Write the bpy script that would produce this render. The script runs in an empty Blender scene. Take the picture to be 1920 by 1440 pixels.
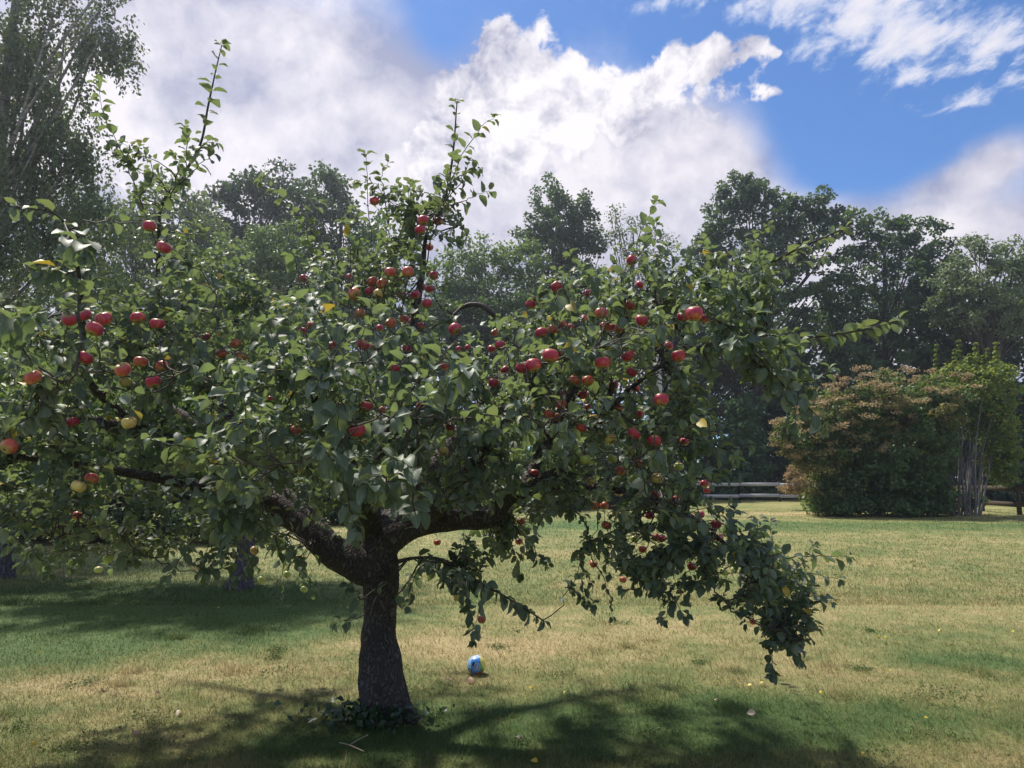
import bpy, math, random
import numpy as np
from mathutils import Vector, Matrix, noise as mnoise

sc = bpy.context.scene
col = sc.collection
rng = np.random.default_rng(11)
random.seed(5)
rad = math.radians

# ------------------------------------------------------------------ camera
F = 1330.0                      # focal length in photo pixels (1920 wide)
PITCH = rad(7.3)
EYE = 1.6
cam = bpy.data.cameras.new('camera')
cam.sensor_width = 36.0
cam.lens = 36.0 * F / 1920.0
cam.clip_start = 0.05
cam.clip_end = 3000.0
camo = bpy.data.objects.new('camera', cam)
camo.location = (0, 0, EYE)
camo.rotation_euler = (rad(90) + PITCH, 0, 0)
col.objects.link(camo)
sc.camera = camo

# ------------------------------------------------------------------ light and exposure
SUN_AZ, SUN_EL = rad(-40), rad(60)      # azimuth from +Y towards +X
sun_dir = Vector((math.sin(SUN_AZ) * math.cos(SUN_EL), math.cos(SUN_AZ) * math.cos(SUN_EL), math.sin(SUN_EL)))
sl = bpy.data.lights.new('sun', 'SUN')
sl.energy = 3.9
sl.angle = rad(3.0)
sl.color = (1.0, 0.93, 0.80)
so = bpy.data.objects.new('sun', sl)
so.rotation_euler = sun_dir.to_track_quat('Z', 'Y').to_euler()
so.location = sun_dir * 60
col.objects.link(so)
sc.view_settings.view_transform = 'Standard'
sc.view_settings.look = 'None'
sc.view_settings.gamma = 1.0
sc.view_settings.use_curve_mapping = False
sc.view_settings.exposure = 0.78
sc.cycles.use_denoising = True
sc.cycles.max_bounces = 7
sc.cycles.diffuse_bounces = 3
sc.cycles.glossy_bounces = 2
sc.cycles.transmission_bounces = 4
sc.cycles.transparent_max_bounces = 6
sc.cycles.sample_clamp_indirect = 4.0
sc.cycles.caustics_reflective = False
sc.cycles.caustics_refractive = False


def pdir(px, py):
    x, y = (px - 960.0) / F, (720.0 - py) / F
    return np.array([x, math.cos(PITCH) - y * math.sin(PITCH), math.sin(PITCH) + y * math.cos(PITCH)])


def P(px, py, Y):                # photo pixel at world depth Y
    d = pdir(px, py)
    return np.array([0, 0, EYE]) + d * (Y / d[1])


def G(px, py, z=0.0):            # photo pixel on the ground
    d = pdir(px, py)
    return np.array([0, 0, EYE]) + d * ((z - EYE) / d[2])


def azel(px, py):
    d = pdir(px, py)
    return math.atan2(d[0], d[1]), math.asin(d[2] / np.linalg.norm(d))


def project(V):
    V = np.asarray(V, float) - np.array([0, 0, EYE])
    c, s = math.cos(PITCH), math.sin(PITCH)
    dz = np.maximum(V[:, 1] * c + V[:, 2] * s, 0.05)
    up = -V[:, 1] * s + V[:, 2] * c
    return 960 + F * V[:, 0] / dz, 720 - F * up / dz, dz


# ------------------------------------------------------------------ node helper
class NT:
    def __init__(self, tree):
        self.t = tree

    def n(self, kind, **kw):
        nd = self.t.nodes.new(kind)
        for k, v in kw.items():
            setattr(nd, k, v)
        return nd

    def put(self, sock, v):
        if isinstance(v, bpy.types.NodeSocket):
            self.t.links.new(v, sock)
        elif v is not None:
            if hasattr(sock, 'default_value'):
                try:
                    sock.default_value = v
                except Exception:
                    sock.default_value = tuple(v) + (1.0,)

    def m(self, op, a, b=None, c=None, clamp=False):
        nd = self.n('ShaderNodeMath', operation=op, use_clamp=clamp)
        for i, v in enumerate((a, b, c)):
            if v is not None:
                self.put(nd.inputs[i], v)
        return nd.outputs[0]

    def vm(self, op, a, b=None):
        nd = self.n('ShaderNodeVectorMath', operation=op)
        self.put(nd.inputs[0], a)
        if b is not None:
            self.put(nd.inputs[3] if op == 'SCALE' else nd.inputs[1], b)
        return nd.outputs['Value'] if op in ('LENGTH', 'DOT_PRODUCT') else nd.outputs[0]

    def mix(self, f, a, b):
        nd = self.n('ShaderNodeMix', data_type='RGBA')
        self.put(nd.inputs[0], f)
        self.put(nd.inputs[6], a)
        self.put(nd.inputs[7], b)
        return nd.outputs[2]

    def noise(self, vec, scale, detail=4.0, rough=0.55, dist=0.0, lac=2.0):
        nd = self.n('ShaderNodeTexNoise')
        if vec is not None:
            self.put(nd.inputs['Vector'], vec)
        nd.inputs['Scale'].default_value = scale
        nd.inputs['Detail'].default_value = detail
        nd.inputs['Roughness'].default_value = rough
        nd.inputs['Lacunarity'].default_value = lac
        nd.inputs['Distortion'].default_value = dist
        return nd.outputs[0]

    def sstep(self, v, lo, hi, a=0.0, b=1.0):
        nd = self.n('ShaderNodeMapRange', interpolation_type='SMOOTHSTEP')
        self.put(nd.inputs[0], v)
        nd.inputs[1].default_value = lo
        nd.inputs[2].default_value = hi
        nd.inputs[3].default_value = a
        nd.inputs[4].default_value = b
        return nd.outputs[0]

    def blobs(self, x, y, lst):
        """sum of weighted gaussians: (x0, y0, sx, sy, weight)"""
        tot = None
        for x0, y0, sx, sy, w in lst:
            dx = self.m('MULTIPLY', self.m('SUBTRACT', x, x0), 1.0 / sx)
            dy = self.m('MULTIPLY', self.m('SUBTRACT', y, y0), 1.0 / sy)
            r2 = self.m('ADD', self.m('MULTIPLY', dx, dx), self.m('MULTIPLY', dy, dy))
            g = self.m('MULTIPLY', self.m('EXPONENT', self.m('MULTIPLY', r2, -1.0)), w)
            tot = g if tot is None else self.m('ADD', tot, g)
        return tot


# ------------------------------------------------------------------ sky
world = bpy.data.worlds.new('World')
sc.world = world
world.use_nodes = True
wt = world.node_tree
wt.nodes.clear()
w = NT(wt)
sky = w.n('ShaderNodeTexSky', sky_type='NISHITA')
sky.sun_disc = False
sky.sun_elevation = SUN_EL
sky.sun_rotation = SUN_AZ
sky.air_density = 1.0
sky.dust_density = 0.1
sky.ozone_density = 5.0
bg_sky = w.n('ShaderNodeBackground')
bg_sky.inputs[1].default_value = 0.080
w.put(bg_sky.inputs[0], w.vm('MULTIPLY', sky.outputs[0], (0.62, 0.865, 1.10)))
D = w.n('ShaderNodeTexCoord').outputs['Generated']
sp = w.n('ShaderNodeSeparateXYZ')
wt.links.new(D, sp.inputs[0])
dx_, dy_, dz_ = sp.outputs
az = w.m('ARCTAN2', dx_, dy_)
el = w.m('ARCSINE', w.m('MINIMUM', w.m('MAXIMUM', dz_, -1.0), 1.0))


def SB(lst):                     # cloud masses placed by direction: (px, py, rpx, rpy, weight)
    out = []
    for px, py, rx, ry, wgt in lst:
        a, e = azel(px, py)
        a2, _ = azel(px + rx, py)
        _, e2 = azel(px, py - ry)
        out.append((a, e, max(abs(a2 - a), .01), max(abs(e2 - e), .01), wgt))
    return out


# warp the direction a little so that edges billow
wn = w.n('ShaderNodeTexNoise')
wt.links.new(D, wn.inputs['Vector'])
wn.inputs['Scale'].default_value = 9.0
wn.inputs['Detail'].default_value = 4.0
wn.inputs['Roughness'].default_value = 0.6
wsub = w.vm('SUBTRACT', wn.outputs['Color'], (0.5, 0.5, 0.5))
Dw = w.vm('ADD', D, w.vm('SCALE', wsub, 0.05))
nA = w.noise(Dw, 3.2, 5.0, 0.56)
nB = w.noise(w.vm('ADD', Dw, (3.1, 1.7, 9.2)), 13.0, 6.0, 0.62)
Dsun = w.vm('ADD', w.vm('ADD', Dw, (3.1, 1.7, 9.2)), (-0.010, 0.0, 0.022))
nB2 = w.noise(Dsun, 13.0, 4.0, 0.62)
relief = w.m('SUBTRACT', nB, nB2)
a_w = w.m('ADD', az, w.m('MULTIPLY', w.m('SUBTRACT', nB, 0.5), 0.05))
e_w = w.m('ADD', el, w.m('MULTIPLY', w.m('SUBTRACT', nA, 0.5), 0.05))

# heaped cloud with a crisp edge, built from round heads of several sizes
cum = w.blobs(a_w, e_w, SB([
    (935, 85, 85, 70, .9), (1020, 45, 42, 36, .55), (870, 150, 60, 60, .55), (1000, 160, 130, 90, .8), (1090, 130, 60, 50, .55), (1180, 150, 60, 44, .55),
    (1270, 110, 62, 46, .9), (1330, 130, 40, 44, .4), (1395, 95, 50, 30, .95), (1462, 104, 40, 18, .8), (1455, 178, 40, 17, .85), (1405, 150, 36, 40, .5), (1255, 190, 120, 70, .6),
    (850, 250, 120, 90, .8), (1060, 280, 220, 120, .85), (800, 180, 50, 40, .25), (760, 330, 110, 70, .35), (1700, -150, 300, 60, .5),
    (1168, 62, 46, 40, -.75), (1207, 112, 24, 30, -.5), (745, 100, 60, 90, -.25), (1530, 140, 40, 60, -.4)]))
vo = w.n('ShaderNodeTexVoronoi', feature='F1')
w.put(vo.inputs['Vector'], Dw)
vo.inputs['Scale'].default_value = 17.0
vo.inputs['Detail'].default_value = 1.0
vo.inputs['Roughness'].default_value = 0.55
nF = w.noise(Dw, 42.0, 4.0, 0.6)
puff = w.m('SUBTRACT', 0.42, vo.outputs['Distance'])
cumD = w.m('ADD', cum, w.m('ADD', w.m('MULTIPLY', puff, 1.0), w.m('ADD', w.m('MULTIPLY', w.m('SUBTRACT', nB, 0.5), 1.5), w.m('MULTIPLY', w.m('SUBTRACT', nF, 0.5), 1.25))))
low = w.blobs(az, el, SB([(1150, 480, 450, 170, 1.3), (1480, 310, 90, 70, .6), (1380, 310, 120, 80, .7)]))
cumA = w.m('MULTIPLY', w.sstep(cumD, 0.26, 0.62), w.sstep(low, 0.35, 1.1, 1.0, 0.0))
# broad veil of soft cloud: left, low and beyond the frame
soft = w.blobs(a_w, e_w, SB([
    (250, 120, 480, 330, .75), (560, 200, 300, 300, .45), (200, 350, 500, 150, .5), (1330, 320, 170, 120, .7), (1180, 420, 380, 150, .6), (900, 330, 330, 170, .8), (1130, 250, 220, 110, .5),
    (1860, 300, 120, 62, .75), (1775, 350, 110, 40, .45), (1850, 450, 420, 70, .50), (960, 640, 2200, 120, 1.3), (1560, 410, 190, 60, .5), (1800, 420, 260, 50, .3), (1610, 230, 190, 170, -.55), (1700, 60, 180, 50, .12),
    (830, 50, 50, 70, -.30), (440, 130, 60, 40, -.30), (330, 240, 60, 26, -.25), (470, 230, 40, 30, -.2)]))
front = w.sstep(w.m('ABSOLUTE', az), rad(38), rad(60))
softD = w.m('ADD', w.m('ADD', soft, w.m('MULTIPLY', front, 0.42)), w.m('ADD', w.m('MULTIPLY', w.m('SUBTRACT', nA, 0.5), 1.5), w.m('MULTIPLY', w.m('SUBTRACT', nB, 0.5), 0.30)))
hi = w.sstep(el, rad(38), rad(55))
softD = w.m('ADD', softD, w.m('MULTIPLY', hi, 0.30))
softA = w.m('MULTIPLY', w.sstep(softD, 0.12, 0.80), 0.94)
# rippled high cloud at the upper right
pz = w.m('ADD', dz_, 0.08)
cx = w.n('ShaderNodeCombineXYZ')
wt.links.new(w.m('DIVIDE', dx_, pz), cx.inputs[0])
wt.links.new(w.m('DIVIDE', dy_, pz), cx.inputs[1])
nR = w.noise(w.vm('MULTIPLY', cx.outputs[0], (15.0, 10.0, 1.0)), 1.0, 5.0, 0.62, 0.25)
rip = w.blobs(a_w, e_w, SB([
    (1640, 10, 190, 85, .95), (1760, 95, 140, 60, .75), (1890, 75, 80, 40, .55), (1480, 0, 110, 28, .6), (1260, -5, 80, 26, .7), (1690, 60, 130, 60, .4),
    (1820, 185, 110, 26, .62), (1720, 155, 90, 18, .5), (1900, 150, 60, 30, .5), (1560, 110, 70, 24, .3), (1690, -120, 400, 90, .45), (1100, -150, 300, 60, .3)]))
ripD = w.m('ADD', rip, w.m('MULTIPLY', w.m('SUBTRACT', nR, 0.5), 2.8))
ripA = w.m('MULTIPLY', w.sstep(ripD, 0.32, 0.95), w.sstep(rip, 0.05, 0.3, 0, 0.92))
# colours: thin sunward rims stay white, thick middles go grey lavender
nC = w.noise(w.vm('ADD', w.vm('ADD', D, w.vm('SCALE', wsub, 0.03)), (7.0, 2.0, 1.0)), 4.5, 5.0, 0.5)
nC2 = w.noise(w.vm('ADD', w.vm('ADD', w.vm('ADD', D, w.vm('SCALE', wsub, 0.03)), (7.0, 2.0, 1.0)), (-0.035, 0.0, 0.05)), 4.5, 4.0, 0.5)
relief2 = w.m('SUBTRACT', nC, nC2)
body = w.m('MAXIMUM', w.sstep(cumD, 0.60, 1.9), w.sstep(low, 0.05, 0.7))
bright = w.blobs(az, el, SB([(240, 260, 240, 150, .58), (580, 140, 60, 150, .38), (480, 280, 120, 50, .3), (40, 150, 160, 200, .3), (1030, 110, 230, 70, .12), (500, 330, 250, 40, .2), (960, 250, 170, 70, .30), (1120, 340, 260, 90, .28), (1750, 430, 260, 40, .3), (760, 60, 110, 130, -.45), (640, 240, 60, 60, -.25), (330, 225, 60, 24, -.25)]))
cs = w.m('ADD', 0.84, w.m('ADD', w.m('MULTIPLY', relief, 3.6), w.m('MULTIPLY', relief2, 1.6)))
cs = w.m('SUBTRACT', cs, w.m('MULTIPLY', body, 0.50))
cs = w.m('ADD', cs, w.m('MULTIPLY', puff, 0.55))
cs = w.m('ADD', cs, w.m('MULTIPLY', w.m('SUBTRACT', nC, 0.5), 1.1))
cs = w.m('ADD', cs, bright, clamp=True)
c_cum = w.mix(cs, (0.23, 0.24, 0.33), (0.60, 0.575, 0.595))
ss = w.m('ADD', 0.46, w.m('MULTIPLY', w.m('SUBTRACT', nC, 0.5), 2.0))
ss = w.m('ADD', w.m('ADD', ss, w.m('ADD', w.m('MULTIPLY', relief2, 2.2), w.m('MULTIPLY', relief, 1.2))), bright, clamp=True)
c_soft = w.mix(ss, (0.225, 0.235, 0.325), (0.585, 0.55, 0.57))
c_rip = w.mix(w.sstep(ripD, 0.5, 1.5), (0.31, 0.36, 0.50), (0.55, 0.53, 0.56))


def bgn(c):
    b = w.n('ShaderNodeBackground')
    w.put(b.inputs[0], c)
    b.inputs[1].default_value = 1.0
    return b.outputs[0]


def mixs(f, a, b):
    nd = w.n('ShaderNodeMixShader')
    w.put(nd.inputs[0], f)
    wt.links.new(a, nd.inputs[1])
    wt.links.new(b, nd.inputs[2])
    return nd.outputs[0]


s_ = mixs(ripA, bg_sky.outputs[0], bgn(c_rip))
s_ = mixs(softA, s_, bgn(c_soft))
s_ = mixs(cumA, s_, bgn(c_cum))
wo = w.n('ShaderNodeOutputWorld')
wt.links.new(s_, wo.inputs[0])


# ------------------------------------------------------------------ object helpers
def link(name, data, parent=None, label=None, cat=None, group=None, kind=None):
    o = bpy.data.objects.new(name, data)
    col.objects.link(o)
    if parent is not None:
        o.parent = parent
    tag(o, label, cat, group, kind)
    return o


def tag(o, label=None, cat=None, group=None, kind=None):
    if label:
        o['label'] = label
    if cat:
        o['category'] = cat
    if group:
        o['group'] = group
    if kind:
        o['kind'] = kind
    return o


def thing(name, label, cat, loc=(0, 0, 0), group=None):
    o = link(name, None, None, label, cat, group)
    o.location = tuple(float(v) for v in loc)
    return o


def mk_mesh(name, V, loops, sizes, mats, smooth=False, uv=None, midx=None):
    V = np.ascontiguousarray(V, dtype=np.float32)
    loops = np.ascontiguousarray(loops, dtype=np.int32).ravel()
    sizes = np.ascontiguousarray(sizes, dtype=np.int32)
    me = bpy.data.meshes.new(name)
    me.vertices.add(len(V))
    me.vertices.foreach_set('co', V.ravel())
    me.loops.add(len(loops))
    me.loops.foreach_set('vertex_index', loops)
    me.polygons.add(len(sizes))
    st = np.zeros(len(sizes), dtype=np.int32)
    st[1:] = np.cumsum(sizes)[:-1]
    me.polygons.foreach_set('loop_start', st)
    if smooth:
        me.polygons.foreach_set('use_smooth', np.ones(len(sizes), dtype=bool))
    if not isinstance(mats, (list, tuple)):
        mats = [mats]
    for m_ in mats:
        me.materials.append(m_)
    if midx is not None:
        me.polygons.foreach_set('material_index', np.ascontiguousarray(midx, dtype=np.int32))
    if uv is not None:
        ul = me.uv_layers.new(name='uv')
        ul.data.foreach_set('uv', np.ascontiguousarray(uv, dtype=np.float32).ravel())
    me.update(calc_edges=True)
    return me


class MB:
    """collects pieces into one mesh"""
    def __init__(self):
        self.V, self.L, self.S, self.n = [], [], [], 0

    def add(self, V, loops, sizes):
        V = np.asarray(V, float)
        self.V.append(V)
        self.L.append(np.asarray(loops, dtype=np.int64).ravel() + self.n)
        self.S.append(np.asarray(sizes, dtype=np.int64))
        self.n += len(V)

    def tube(self, pts, rr, seg=6, cap=True):
        V, q = tube(pts, rr, seg)
        n0 = len(V)
        self.add(V, q, np.full(len(q), 4))
        if cap:
            self.add(V[-seg:], np.arange(seg), [seg])
            self.add(V[:seg][::-1], np.arange(seg), [seg])

    def box(self, c, size, M=None):
        s = np.array(size) / 2.0
        b = np.array([[x, y, z] for x in (-1, 1) for y in (-1, 1) for z in (-1, 1)], float) * s
        if M is not None:
            b = b @ np.array(M).T
        self.add(b + np.array(c), [0, 1, 3, 2, 4, 6, 7, 5, 0, 4, 5, 1, 2, 3, 7, 6, 0, 2, 6, 4, 1, 5, 7, 3], [4] * 6)

    def mesh(self, name, mats, smooth=False):
        return mk_mesh(name, np.concatenate(self.V), np.concatenate(self.L), np.concatenate(self.S), mats, smooth)


def tube(pts, rr, seg=6):
    pts = np.asarray(pts, float)
    n = len(pts)
    rr = np.broadcast_to(np.asarray(rr, float), (n,))
    T = np.gradient(pts, axis=0)
    T /= np.linalg.norm(T, axis=1)[:, None] + 1e-9
    u = np.cross(T[0], [0.13, 0.97, 0.2])
    if np.linalg.norm(u) < 0.1:
        u = np.cross(T[0], [1, 0, 0])
    U = np.zeros_like(T)
    for i in range(n):
        u = u - T[i] * np.dot(u, T[i])
        u = u / (np.linalg.norm(u) + 1e-9)
        U[i] = u
    W = np.cross(T, U)
    a = np.linspace(0, 2 * math.pi, seg, endpoint=False)
    V = pts[:, None, :] + rr[:, None, None] * (np.cos(a)[None, :, None] * U[:, None, :] + np.sin(a)[None, :, None] * W[:, None, :])
    i = np.arange(n - 1)[:, None] * seg
    j = np.arange(seg)[None, :]
    k = (j + 1) % seg
    q = np.stack([i + j, i + k, i + seg + k, i + seg + j], axis=-1).reshape(-1, 4)
    return V.reshape(-1, 3), q


def smooth_line(pts, n):
    """Catmull-Rom resampling of rows of any width"""
    p = np.asarray(pts, float)
    p = np.vstack([2 * p[0] - p[1], p, 2 * p[-1] - p[-2]])
    m = len(p) - 3
    t = np.linspace(0, m - 1e-6, n)
    i = t.astype(int)
    f = (t - i)[:, None]
    a, b, c, d = p[i], p[i + 1], p[i + 2], p[i + 3]
    return 0.5 * (2 * b + (c - a) * f + (2 * a - 5 * b + 4 * c - d) * f ** 2 + (3 * b - a - 3 * c + d) * f ** 3)


def unit(v):
    v = np.asarray(v, float)
    return v / (np.linalg.norm(v, axis=-1, keepdims=True) + 1e-9)


# ------------------------------------------------------------------ materials
def new_mat(name):
    m_ = bpy.data.materials.new(name)
    m_.use_nodes = True
    m_.node_tree.nodes.clear()
    h = NT(m_.node_tree)
    out = h.n('ShaderNodeOutputMaterial')
    return m_, h, out


def leaf_mat(name, c1, c2, back, trans, tf=0.35, rough=0.45, spec=0.5, odd=None, odd_share=0.02, vein=False):
    m_, h, out = new_mat(name)
    geo = h.n('ShaderNodeNewGeometry')
    oi = h.n('ShaderNodeObjectInfo')
    r = h.m('FRACT', h.m('ADD', geo.outputs['Random Per Island'], oi.outputs['Random']))
    nz = h.noise(geo.outputs['Position'], 1.3, 2.0)
    f = h.m('ADD', h.m('MULTIPLY', r, 0.65), h.m('MULTIPLY', h.sstep(nz, .35, .65), 0.35))
    c = h.mix(f, c1, c2)
    t = h.mix(f, [x * 0.8 for x in trans], trans)
    if odd is not None:
        k = h.sstep(h.m('FRACT', h.m('MULTIPLY', r, 17.31)), 1 - odd_share, 1 - odd_share * 0.6)
        c = h.mix(k, c, odd)
        t = h.mix(k, t, odd)
    if vein:
        uv = h.n('ShaderNodeUVMap').outputs[0]
        sx = h.n('ShaderNodeSeparateXYZ')
        h.put(sx.inputs[0], uv)
        ay = h.m('ABSOLUTE', sx.outputs[1])
        mid = h.sstep(ay, 0.0, 0.035, 1, 0)
        side = h.m('FRACT', h.m('MULTIPLY', h.m('SUBTRACT', sx.outputs[0], h.m('MULTIPLY', ay, 0.7)), 8.0))
        side = h.m('MULTIPLY', h.sstep(h.m('ABSOLUTE', h.m('SUBTRACT', side, 0.5)), 0.0, 0.12, 0.35, 0), h.sstep(ay, 0.30, 0.2))
        v = h.m('MAXIMUM', h.m('MULTIPLY', mid, 0.6), side)
        c = h.mix(v, c, [min(1, x * 1.7 + 0.03) for x in c2])
    c = h.mix(geo.outputs['Backfacing'], c, back)
    p = h.n('ShaderNodeBsdfPrincipled')
    h.put(p.inputs['Base Color'], c)
    p.inputs['Roughness'].default_value = rough
    p.inputs['Specular IOR Level'].default_value = spec
    tr = h.n('ShaderNodeBsdfTranslucent')
    h.put(tr.inputs[0], t)
    mx = h.n('ShaderNodeMixShader')
    mx.inputs[0].default_value = tf
    h.t.links.new(p.outputs[0], mx.inputs[1])
    h.t.links.new(tr.outputs[0], mx.inputs[2])
    h.t.links.new(mx.outputs[0], out.inputs[0])
    return m_


def solid_mat(name, c1, c2, scale=6.0, rough=0.8, bump=0.0, bscale=30.0, stretch=(1, 1, 1), spec=0.3, detail=6.0):
    m_, h, out = new_mat(name)
    co = h.n('ShaderNodeTexCoord').outputs['Object']
    v = h.vm('MULTIPLY', co, stretch)
    nz = h.noise(v, scale, detail, 0.6)
    p = h.n('ShaderNodeBsdfPrincipled')
    h.put(p.inputs['Base Color'], h.mix(h.sstep(nz, .32, .68), c1, c2))
    p.inputs['Roughness'].default_value = rough
    p.inputs['Specular IOR Level'].default_value = spec
    if bump:
        b = h.n('ShaderNodeBump')
        b.inputs['Strength'].default_value = bump
        b.inputs['Distance'].default_value = 0.02
        h.put(b.inputs['Height'], h.noise(v, bscale, 5.0, 0.65))
        h.t.links.new(b.outputs[0], p.inputs['Normal'])
    h.t.links.new(p.outputs[0], out.inputs[0])
    return m_


def bark_mat(name, dark, light, lichen, stretch=(26, 26, 6), dist=0.012):
    m_, h, out = new_mat(name)
    co = h.n('ShaderNodeTexCoord').outputs['Object']
    wv = h.n('ShaderNodeTexNoise')
    h.put(wv.inputs['Vector'], co)
    wv.inputs['Scale'].default_value = 9
    v = h.vm('MULTIPLY', h.vm('ADD', co, h.vm('SCALE', wv.outputs['Color'], 0.11)), stretch)
    vo = h.n('ShaderNodeTexVoronoi', feature='DISTANCE_TO_EDGE')
    h.put(vo.inputs['Vector'], v)
    vo.inputs['Scale'].default_value = 1.0
    plate = h.sstep(vo.outputs['Distance'], 0.0, 0.28)
    fine = h.noise(v, 3.0, 6, 0.65)
    big = h.noise(co, 4.0, 4, 0.6)
    c = h.mix(h.m('ADD', h.m('MULTIPLY', h.m('MULTIPLY', plate, h.sstep(fine, .3, .75)), h.sstep(h.noise(co, 22.0, 4, 0.7), .3, .65, .25, .85)), h.m('MULTIPLY', fine, 0.18)), dark, light)
    c = h.mix(h.sstep(h.noise(co, 14.0, 5, 0.7), .58, .70, 0, .55), c, lichen)
    c = h.mix(h.sstep(big, .4, .7, 0, .45), c, dark)
    p = h.n('ShaderNodeBsdfPrincipled')
    h.put(p.inputs['Base Color'], c)
    p.inputs['Roughness'].default_value = 0.85
    p.inputs['Specular IOR Level'].default_value = 0.25
    b = h.n('ShaderNodeBump')
    b.inputs['Strength'].default_value = 1.0
    b.inputs['Distance'].default_value = dist
    h.put(b.inputs['Height'], h.m('ADD', plate, h.m('MULTIPLY', fine, 0.7)))
    h.t.links.new(b.outputs[0], p.inputs['Normal'])
    h.t.links.new(p.outputs[0], out.inputs[0])
    return m_


M_apple_leaf = leaf_mat('apple_leaf', (0.038, 0.066, 0.056), (0.118, 0.165, 0.118), (0.23, 0.275, 0.23), (0.25, 0.34, 0.10), 0.34, 0.53, 0.48,
                        odd=(0.50, 0.36, 0.03), odd_share=0.012, vein=True)
M_young_leaf = leaf_mat('young_apple_leaf', (0.085, 0.125, 0.098), (0.15, 0.20, 0.145), (0.27, 0.31, 0.26), (0.28, 0.36, 0.10), 0.30, 0.52, 0.45,
                        odd=(0.50, 0.38, 0.05), odd_share=0.01, vein=True)
M_bark = bark_mat('apple_bark', (0.050, 0.043, 0.042), (0.27, 0.235, 0.225), (0.27, 0.27, 0.25), (38, 38, 15), 0.016)
M_twig = solid_mat('twig_bark', (0.035, 0.028, 0.026), (0.10, 0.085, 0.08), 20, 0.7)
M_grey_bark = bark_mat('grey_bark', (0.06, 0.055, 0.065), (0.26, 0.25, 0.28), (0.30, 0.30, 0.30), (16, 16, 5), 0.02)
M_birch_bark = solid_mat('birch_bark', (0.34, 0.33, 0.33), (0.11, 0.10, 0.10), 3.0, 0.75, 0.3, 12, (1, 1, 6))
M_far_bark = solid_mat('far_bark', (0.045, 0.04, 0.038), (0.10, 0.09, 0.085), 3.0, 0.9, 0.4, 10, (1, 1, .3))
M_stem = solid_mat('grey_stem', (0.11, 0.105, 0.11), (0.21, 0.20, 0.20), 5.0, 0.8)

M_dark_leaf = leaf_mat('dark_leaf', (0.033, 0.070, 0.038), (0.072, 0.125, 0.057), (0.090, 0.138, 0.087), (0.150, 0.260, 0.047), 0.28, 0.5, 0.4)
M_deep_leaf = leaf_mat('deep_leaf', (0.024, 0.053, 0.033), (0.051, 0.093, 0.048), (0.068, 0.108, 0.075), (0.105, 0.185, 0.045), 0.25, 0.5, 0.4)
M_mid_leaf = leaf_mat('mid_leaf', (0.052, 0.107, 0.039), (0.098, 0.161, 0.052), (0.104, 0.161, 0.078), (0.260, 0.402, 0.065), 0.32, 0.5, 0.4)
M_willow_leaf = leaf_mat('willow_leaf', (0.06, 0.12, 0.045), (0.10, 0.17, 0.06), (0.12, 0.17, 0.10), (0.22, 0.34, 0.08), 0.32, 0.5, 0.4)
M_birch_leaf = leaf_mat('birch_leaf', (0.046, 0.083, 0.044), (0.091, 0.134, 0.065), (0.104, 0.147, 0.091), (0.208, 0.295, 0.078), 0.30, 0.45, 0.5)
M_pale_leaf = leaf_mat('pale_leaf', (0.10, 0.15, 0.08), (0.17, 0.22, 0.12), (0.16, 0.20, 0.13), (0.26, 0.34, 0.12), 0.32, 0.5, 0.4)
M_shrub_leaf = leaf_mat('shrub_leaf', (0.05, 0.105, 0.04), (0.095, 0.165, 0.055), (0.10, 0.14, 0.07), (0.22, 0.32, 0.06), 0.36, 0.5, 0.4)
M_olive_leaf = leaf_mat('olive_leaf', (0.12, 0.15, 0.05), (0.26, 0.23, 0.10), (0.16, 0.16, 0.08), (0.36, 0.32, 0.09), 0.36, 0.55, 0.3)
M_rust = leaf_mat('rust_seed', (0.28, 0.245, 0.13), (0.43, 0.355, 0.22), (0.40, 0.28, 0.17), (0.48, 0.33, 0.18), 0.35, 0.7, 0.2)
M_lime_leaf = leaf_mat('lime_leaf', (0.09, 0.16, 0.035), (0.18, 0.26, 0.05), (0.13, 0.18, 0.06), (0.40, 0.48, 0.08), 0.36, 0.5, 0.4, odd=(0.45, 0.32, 0.03), odd_share=0.05)
M_conifer = leaf_mat('conifer_spray', (0.05, 0.12, 0.06), (0.10, 0.20, 0.085), (0.08, 0.14, 0.08), (0.16, 0.30, 0.09), 0.3, 0.55, 0.3)
M_ivy = leaf_mat('ivy_leaf', (0.018, 0.045, 0.02), (0.045, 0.085, 0.035), (0.06, 0.09, 0.05), (0.08, 0.14, 0.03), 0.2, 0.4, 0.5)
M_wood_grey = solid_mat('weathered_wood', (0.42, 0.40, 0.42), (0.60, 0.58, 0.60), 8.0, 0.75, 0.3, 40, (1, 1, 8))
M_wood_dark = solid_mat('dark_wood', (0.045, 0.032, 0.025), (0.085, 0.06, 0.045), 8.0, 0.75, 0.3, 40, (1, 1, 8))

# ------------------------------------------------------------------ lawn colour (shared by ground sheet and blades)
lg = bpy.data.node_groups.new('lawn_colour', 'ShaderNodeTree')
lg.interface.new_socket('Colour', in_out='OUTPUT', socket_type='NodeSocketColor')
lg.interface.new_socket('Dry', in_out='OUTPUT', socket_type='NodeSocketFloat')
lh = NT(lg)
go = lg.nodes.new('NodeGroupOutput')
gpos = lh.n('ShaderNodeNewGeometry').outputs['Position']
gs = lh.n('ShaderNodeSeparateXYZ')
lh.put(gs.inputs[0], gpos)
gflat = lh.vm('MULTIPLY', gpos, (1, 1, 0))


def GB(px, py, sx, sy, wgt):
    g = G(px, py)
    return (float(g[0]), float(g[1]), sx, sy, wgt)


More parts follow.
